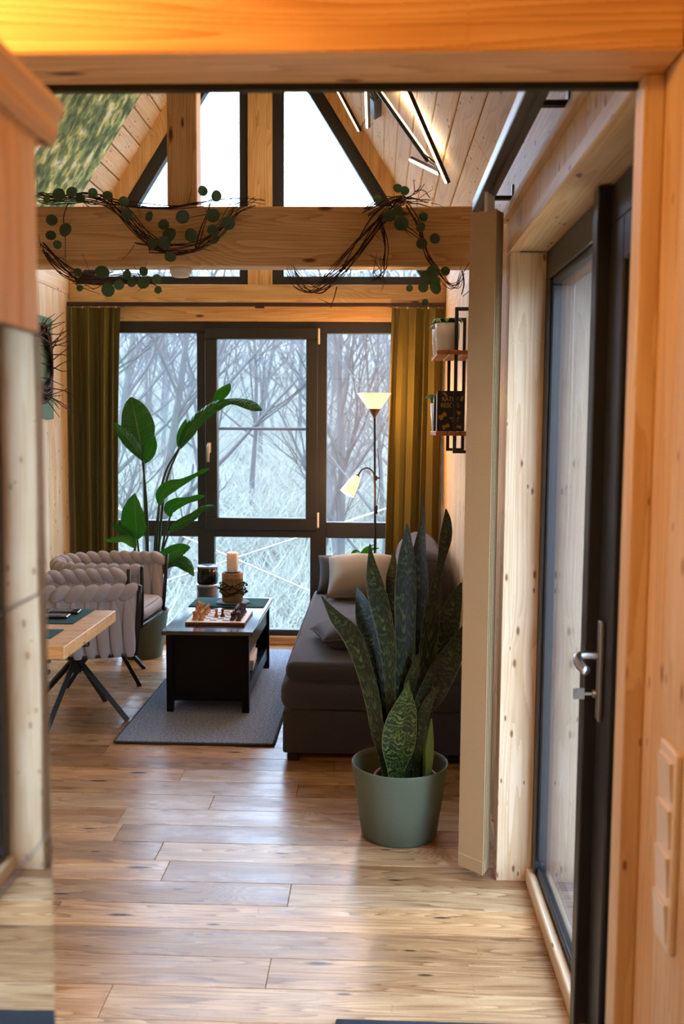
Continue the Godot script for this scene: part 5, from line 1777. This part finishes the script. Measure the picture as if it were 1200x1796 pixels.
# ---------------------------------------------------------------- lamps
func build_lamps() -> void:
	var fl := thing("floor_lamp", "slim floor lamp with a glowing bowl uplighter and bent reading arm by the window", "lamp", Vector3(-0.012, 0, -6.15))
	var st := soft()
	lathe(st, [[0.0, 0.0], [0.125, 0.0], [0.128, 0.004], [0.122, 0.014], [0.03, 0.024], [0.0, 0.024]], 36)
	part(fl, "base", done(st), M.black_metal)
	st = soft()
	tube(st, [Vector3(0, 0.02, 0), Vector3(0.002, 0.8, 0), Vector3(-0.008, 1.56, 0)], 0.0075, 10)
	part(fl, "pole", done(st), M.black_metal)
	st = soft()
	lathe(st, [[0.0, 1.548], [0.008, 1.548], [0.012, 1.562], [0.040, 1.606], [0.0, 1.606]], 28, Vector3(-0.010, 0, 0))
	part(fl, "cone_socket", done(st), M.brass)
	st = soft()
	lathe(st, [[0.0, 1.607], [0.040, 1.607], [0.108, 1.704], [0.106, 1.705], [0.038, 1.609], [0.0, 1.609]], 40, Vector3(-0.012, 0, 0))
	part(fl, "bowl_shade", done(st), M.shade)
	lamp_light(fl, "bowl_bulb", Vector3(-0.012, 1.665, 0), 0.42, Color(1.0, 0.72, 0.44), 0.03)
	st = soft()
	var arm := smooth([[-0.006, 1.165, 0.004], [-0.012, 1.20, 0.006], [-0.045, 1.232, 0.02], [-0.085, 1.222, 0.04], [-0.108, 1.185, 0.05]], 5).map(func(q): return v3(q))
	tube(st, arm, 0.005, 8)
	part(fl, "gooseneck", done(st), M.black_metal)
	st = soft()
	rbox(st, Vector3(0.0, 1.168, 0.002), Vector3(0.024, 0.034, 0.022), 0.005, 3)
	tube(st, [Vector3(0.01, 1.168, 0), Vector3(0.03, 1.168, 0)], 0.006, 8)
	part(fl, "clamp", done(st), M.black_metal)
	var tilt := Basis(Vector3(0, 0, 1), deg_to_rad(-30)) * Basis(Vector3(1, 0, 0), deg_to_rad(-14))
	st = soft()
	lathe(st, [[0.0, 0.0], [0.012, 0.0], [0.013, -0.03], [0.0, -0.03]], 18)
	part(fl, "arm_socket", done(st), M.brass, Transform3D(tilt, Vector3(-0.108, 1.190, 0.05)))
	st = soft()
	lathe(st, [[0.014, -0.012], [0.026, -0.024], [0.036, -0.06], [0.047, -0.125], [0.050, -0.142], [0.048, -0.142], [0.045, -0.125], [0.034, -0.06], [0.024, -0.026], [0.012, -0.014]], 32)
	part(fl, "bell_shade", done(st), M.shade, Transform3D(tilt, Vector3(-0.108, 1.190, 0.05)))
	lamp_light(fl, "reading_bulb", Vector3(-0.108, 1.190, 0.05) + tilt * Vector3(0, -0.09, 0), 0.26, Color(1.0, 0.74, 0.48), 0.02)
	st = soft()
	tube(st, smooth([[0.012, 1.36, 0.006], [0.022, 1.25, 0.01], [0.026, 1.12, 0.01], [0.012, 1.0, 0.008], [0.006, 0.94, 0.006], [0.012, 0.70, 0.006], [0.02, 0.4, 0.008], [0.015, 0.03, 0.01]], 5).map(func(q): return v3(q)), 0.0022, 6)
	part(fl, "flex", done(st), M.black_metal)
	boxp(fl, "switch", Vector3(0.006, 0.965, 0.006), Vector3(0.022, 0.056, 0.018), M.black_metal, 0.004)
	# bar lamp under the right roof slope
	var ey := Vector3(sin(atan(SL)), cos(atan(SL)), 0)   # out of the room
	var org := Vector3(0.0, 3.26, -5.45)
	var ll := thing("bar_ceiling_lamp", "ceiling lamp of crossing glowing bars under the right roof slope", "lamp", org)
	var ex := Vector3(cos(atan(SL)), -sin(atan(SL)), 0)
	part(ll, "canopy", boxm(Vector3(0.10, 0.05, 0.34), 0.004, 2), M.black_metal, Transform3D(Basis(ex, ey, Vector3(0, 0, 1)), Vector3(-0.02, 0.02, 0.02) - ey * 0.026))
	var bars := [[Vector3(-0.19, 3.37, -4.90), Vector3(0.22, 2.731, -4.636), 1.0], [Vector3(-0.02, 3.11, -3.97), Vector3(0.308, 2.592, -4.464), -1.0], [Vector3(0.155, 2.832, -4.964), Vector3(0.271, 2.649, -4.511), -1.0], [Vector3(-0.068, 3.182, -4.70), Vector3(-0.068, 3.182, -5.614), -1.0], [Vector3(-0.35, 3.63, -5.78), Vector3(-0.12, 3.264, -5.976), -1.0]]
	for b in bars:
		var p: Vector3 = b[0] - org
		var q: Vector3 = b[1] - org
		var d := (q - p).normalized()
		var nrm := (ey - d * ey.dot(d)).normalized()
		var L := p.distance_to(q)
		var bs := Basis(nrm.cross(d), nrm, d)
		bs = Basis(nrm.cross(d).normalized(), nrm, d)
		var bar := part(ll, "bar", boxm(Vector3(0.017, 0.017, L), 0.002, 2), M.black_metal, Transform3D(bs, (p + q) * 0.5))
		var dn: Vector3 = nrm * b[2]
		part(bar, "diffuser", boxm(Vector3(0.014, 0.010, L - 0.01), 0.002, 2), M.diffuser, at(Vector3(0, 0.012 * b[2], 0)))
		area_light(ll, "bar_glow", (p + q) * 0.5 + dn * 0.019, dn, d, Vector2(L - 0.02, 0.014), 0.42 * L, Color(1.0, 0.90, 0.76))
	for j in [[Vector3(0.19, 2.78, -4.66), Vector3(0.255, 2.70, -4.55)], [Vector3(0.225, 2.72, -4.60), Vector3(0.29, 2.63, -4.44)], [Vector3(-0.02, 3.2, -5.3), Vector3(-0.068, 3.19, -5.1)], [Vector3(-0.04, 3.25, -5.45), Vector3(-0.12, 3.28, -5.96)], [Vector3(-0.02, 3.22, -5.32), Vector3(-0.09, 3.22, -4.86)], [Vector3(-0.09, 3.22, -4.86), Vector3(0.0, 3.08, -4.0)]]:
		st = soft()
		tube(st, [j[0] - org, j[1] - org], 0.0045, 8)
		part(ll, "connector", done(st), M.black_metal)

# ---------------------------------------------------------------- things on the walls
func build_wall_things() -> void:
	# printed green panels on the left roof slope
	var ang := atan(SL)
	var ex := Vector3(cos(ang), sin(ang), 0)
	var ey := Vector3(-sin(ang), cos(ang), 0)
	for k in 3:
		var lab: String = ["printed green foliage panel on the left roof slope, nearest the gable", "second printed green foliage panel from the gable on the left roof slope", "printed green foliage panel hidden furthest from the gable"][k]
		var o := thing("foliage_panel", lab, "panel", Vector3(XL, YE, -6.005 + 0.6 * k), 0.0, "green foliage panels on the roof slope")
		var st := flat()
		var c := ex * 1.0 - ey * 0.006 + Vector3(0, 0, 0.2995)
		part(o, "print", boxm(Vector3(1.55, 0.008, 0.597), 0.001, 0, k), M.mural, Transform3D(Basis(ex, ey, Vector3(0, 0, 1)), c))
	# twig picture on the left wall
	var ar := thing("twig_picture", "narrow green picture with a dark twig wreath on the left wall", "picture", Vector3(XL + 0.012, 1.84, -5.80))
	boxp(ar, "panel", Vector3(0, 0, 0), Vector3(0.022, 0.625, 0.50), M.art_glass, 0.002)
	var r := RandomNumberGenerator.new()
	r.seed = 9
	for k in 30:
		var st := soft()
		var pts := []
		var p0 := r.randf() * TAU
		for i in 25:
			var a := TAU * i / 24.0
			pts.append(Vector3(0.03 + 0.02 * sin(a * 2 + p0), 0.02 + sin(a) * (0.19 + 0.05 * sin(p0 * 3)), cos(a) * (0.18 + 0.05 * sin(a * 3 + p0))))
		tube(st, pts, 0.006, 5)
		part(ar, "twig", done(st), M.twig)
	for k in 34:
		var st := soft()
		var a := r.randf() * TAU
		var p := Vector3(0.03, 0.02 + sin(a) * 0.2, cos(a) * 0.19 - 0.02)
		var d := Vector3(r.randf_range(0.3, 1.0), r.randf_range(-0.6, 0.6) + sin(a) * 0.4, -r.randf_range(0.0, 0.5)).normalized()
		var L := r.randf_range(0.08, 0.22)
		tube(st, [p, p + d * L * 0.5 + Vector3(0, r.randf_range(-0.02, 0.02), 0), p + d * L], [0.004, 0.003, 0.0015], 5)
		part(ar, "twig", done(st), M.twig)
	# wall shelf
	var z0 := -4.5
	var z1 := -4.96
	var sh := thing("wall_shelf", "black metal wall shelf with two wooden boards on the right wall", "shelf", Vector3(XR, 1.37, -4.73))
	var og := Vector3(XR, 1.37, -4.73)
	for z in [z0 - 0.01, z1 + 0.01]:
		span(sh, "frame_bar", Vector3(0.350, 1.375, z - 0.008) - og, Vector3(0.366, 2.045, z + 0.008) - og, M.black_metal, 0.001)
		span(sh, "frame_bar", Vector3(0.366, 2.029, z - 0.008) - og, Vector3(XR, 2.045, z + 0.008) - og, M.black_metal, 0.001)
		span(sh, "frame_bar", Vector3(XR - 0.014, 1.375, z - 0.008) - og, Vector3(XR, 2.029, z + 0.008) - og, M.black_metal, 0.001)
		span(sh, "frame_bar", Vector3(0.366, 1.375, z - 0.008) - og, Vector3(XR - 0.014, 1.389, z + 0.008) - og, M.black_metal, 0.001)
	for y in [1.476, 1.850]:
		for k in 3:
			var x := 0.270 + k * 0.057
			span(sh, "shelf_slat", Vector3(x, y - 0.020, z1) - og, Vector3(x + 0.053, y, z0) - og, M.shelf_wood, 0.002, 2, k)
	# planters on the upper board
	for q in [[-4.58, "white ribbed planter with green leaves at the near end of the upper shelf", 1.0], [-4.85, "white planter with green leaves at the far end of the upper shelf", 0.95]]:
		var o := thing("white_planter", q[1], "planter", Vector3(0.322, 1.851, q[0]), 0.0, "white planters on the wall shelf")
		var st := soft()
		lathe(st, [[0.0, 0.0], [0.050, 0.0], [0.052, 0.004], [0.054, 0.055], [0.0565, 0.056], [0.058, 0.125], [0.056, 0.126], [0.054, 0.12], [0.050, 0.03], [0.0, 0.03]], 32)
		part(o, "pot", done(st), M.white)
		for k in 9:
			var a: float = TAU * k / 9.0 + q[0]
			st = soft()
			blade(st, [[0, 0.10, 0, 0.006], [cos(a) * 0.03, 0.135, sin(a) * 0.03, 0.018], [cos(a) * 0.055, 0.145, sin(a) * 0.055, 0.016], [cos(a) * 0.075, 0.128, sin(a) * 0.075, 0.002]], Vector3(0.0, 1.0, 0.15).normalized(), 0.2, 0.001, 4)
			part(o, "leaf", done(st), M.succulent)
	# books and a small pot on the lower board
	var ly := 1.4775
	var bk := thing("paperback_book", "black paperback titled KATHY REICHS standing face out on the lower shelf", "book", Vector3(0.337, ly, -4.525))
	boxp(bk, "cover", Vector3(0, 0.093, 0.011), Vector3(0.124, 0.186, 0.0015), M.book_black)
	boxp(bk, "cover", Vector3(0, 0.093, -0.011), Vector3(0.124, 0.186, 0.0015), M.book_black)
	boxp(bk, "spine", Vector3(-0.0615, 0.093, 0), Vector3(0.0015, 0.186, 0.022), M.paper)
	boxp(bk, "pages", Vector3(0.0, 0.093, 0.0), Vector3(0.119, 0.182, 0.0200), M.paper)
	var f := SystemFont.new()
	f.font_names = PackedStringArray(["Droid Sans"])
	for q in [["KATHY", 0.148, 27, -0.002], ["REICHS", 0.119, 27, -0.002], ["FAHR ZUR", 0.060, 10, 0.018], ["HÖLLE", 0.047, 10, 0.022], ["ROMAN", 0.177, 6, -0.032]]:
		var tm := TextMesh.new()
		tm.text = q[0]
		tm.font = f
		tm.font_size = q[2]
		tm.pixel_size = 0.001
		tm.depth = 0.0006
		part(bk, "lettering", tm, M.book_gold, at(Vector3(q[3], q[1], 0.0120)))
	for q in [[-0.036, 0.070, 0.7, 0.020], [0.032, 0.088, -0.5, 0.016], [-0.020, 0.022, 0.4, 0.017], [0.040, 0.020, -0.2, 0.012], [-0.024, 0.168, -0.9, 0.010], [0.052, 0.150, 1.2, 0.012]]:
		var st := soft()
		var d := Vector3(cos(q[2]), sin(q[2]), 0)
		var c := Vector3(q[0], q[1], 0.0121)
		var rr: float = q[3]
		blade(st, [[c.x - d.x * rr, c.y - d.y * rr, c.z, rr * 0.45], [c.x - d.x * rr * 0.6, c.y - d.y * rr * 0.6, c.z, rr * 0.62], [c.x, c.y, c.z, rr * 0.36], [c.x + d.x * rr * 0.7, c.y + d.y * rr * 0.7, c.z, rr * 0.55], [c.x + d.x * rr, c.y + d.y * rr, c.z, rr * 0.3]], Vector3(0, 0, 1), 0.0, 0.0003, 4)
		part(bk, "cover_print", done(st), M.book_bone)
	var others := [["white paperback standing just behind the black one", M.paper, -4.552, 0.020, 0.178, 0.120], ["orange paperback in the row on the lower shelf", M.book_orange, -4.578, 0.024, 0.150, 0.115], ["blue paperback in the row on the lower shelf", M.book_blue, -4.606, 0.026, 0.168, 0.128]]
	for q in others:
		var o := thing("paperback_book", q[0], "book", Vector3(0.334 - (0.006 if q[5] > 0.125 else 0.0), ly, q[2]), 0.0, "books on the lower shelf")
		boxp(o, "cover", Vector3(0, q[4] * 0.5, 0), Vector3(q[5], q[4], q[3]), q[1], 0.001)
		boxp(o, "pages", Vector3(0.003, q[4] * 0.5 + 0.001, 0), Vector3(q[5] - 0.002, q[4], q[3] - 0.004), M.paper)
	var sp := thing("small_pot", "small white pot with one leaf at the far end of the lower shelf", "pot", Vector3(0.305, ly, -4.80))
	var sst := soft()
	lathe(sst, [[0.0, 0.0], [0.036, 0.0], [0.038, 0.004], [0.046, 0.135], [0.043, 0.135], [0.036, 0.02], [0.0, 0.02]], 28)
	part(sp, "pot", done(sst), M.white)
	for k in 4:
		var a := PI + k * 0.9
		sst = soft()
		blade(sst, [[0, 0.03, 0, 0.005], [cos(a) * 0.03, 0.15, sin(a) * 0.02, 0.018], [cos(a) * 0.055, 0.165, sin(a) * 0.04, 0.016], [cos(a) * 0.075, 0.155, sin(a) * 0.05, 0.002]], Vector3(0, 0.8, 0.6).normalized(), 0.2, 0.001, 4)
		part(sp, "leaf", done(sst), M.succulent)

func _ready() -> void:
	camera_and_sky()
	make_materials()
	build_house()
	build_soft()
	build_tables()
	build_plants()
	build_lamps()
	build_kitchen_end()
	build_wall_things()
	build_garlands()
	build_outdoors()
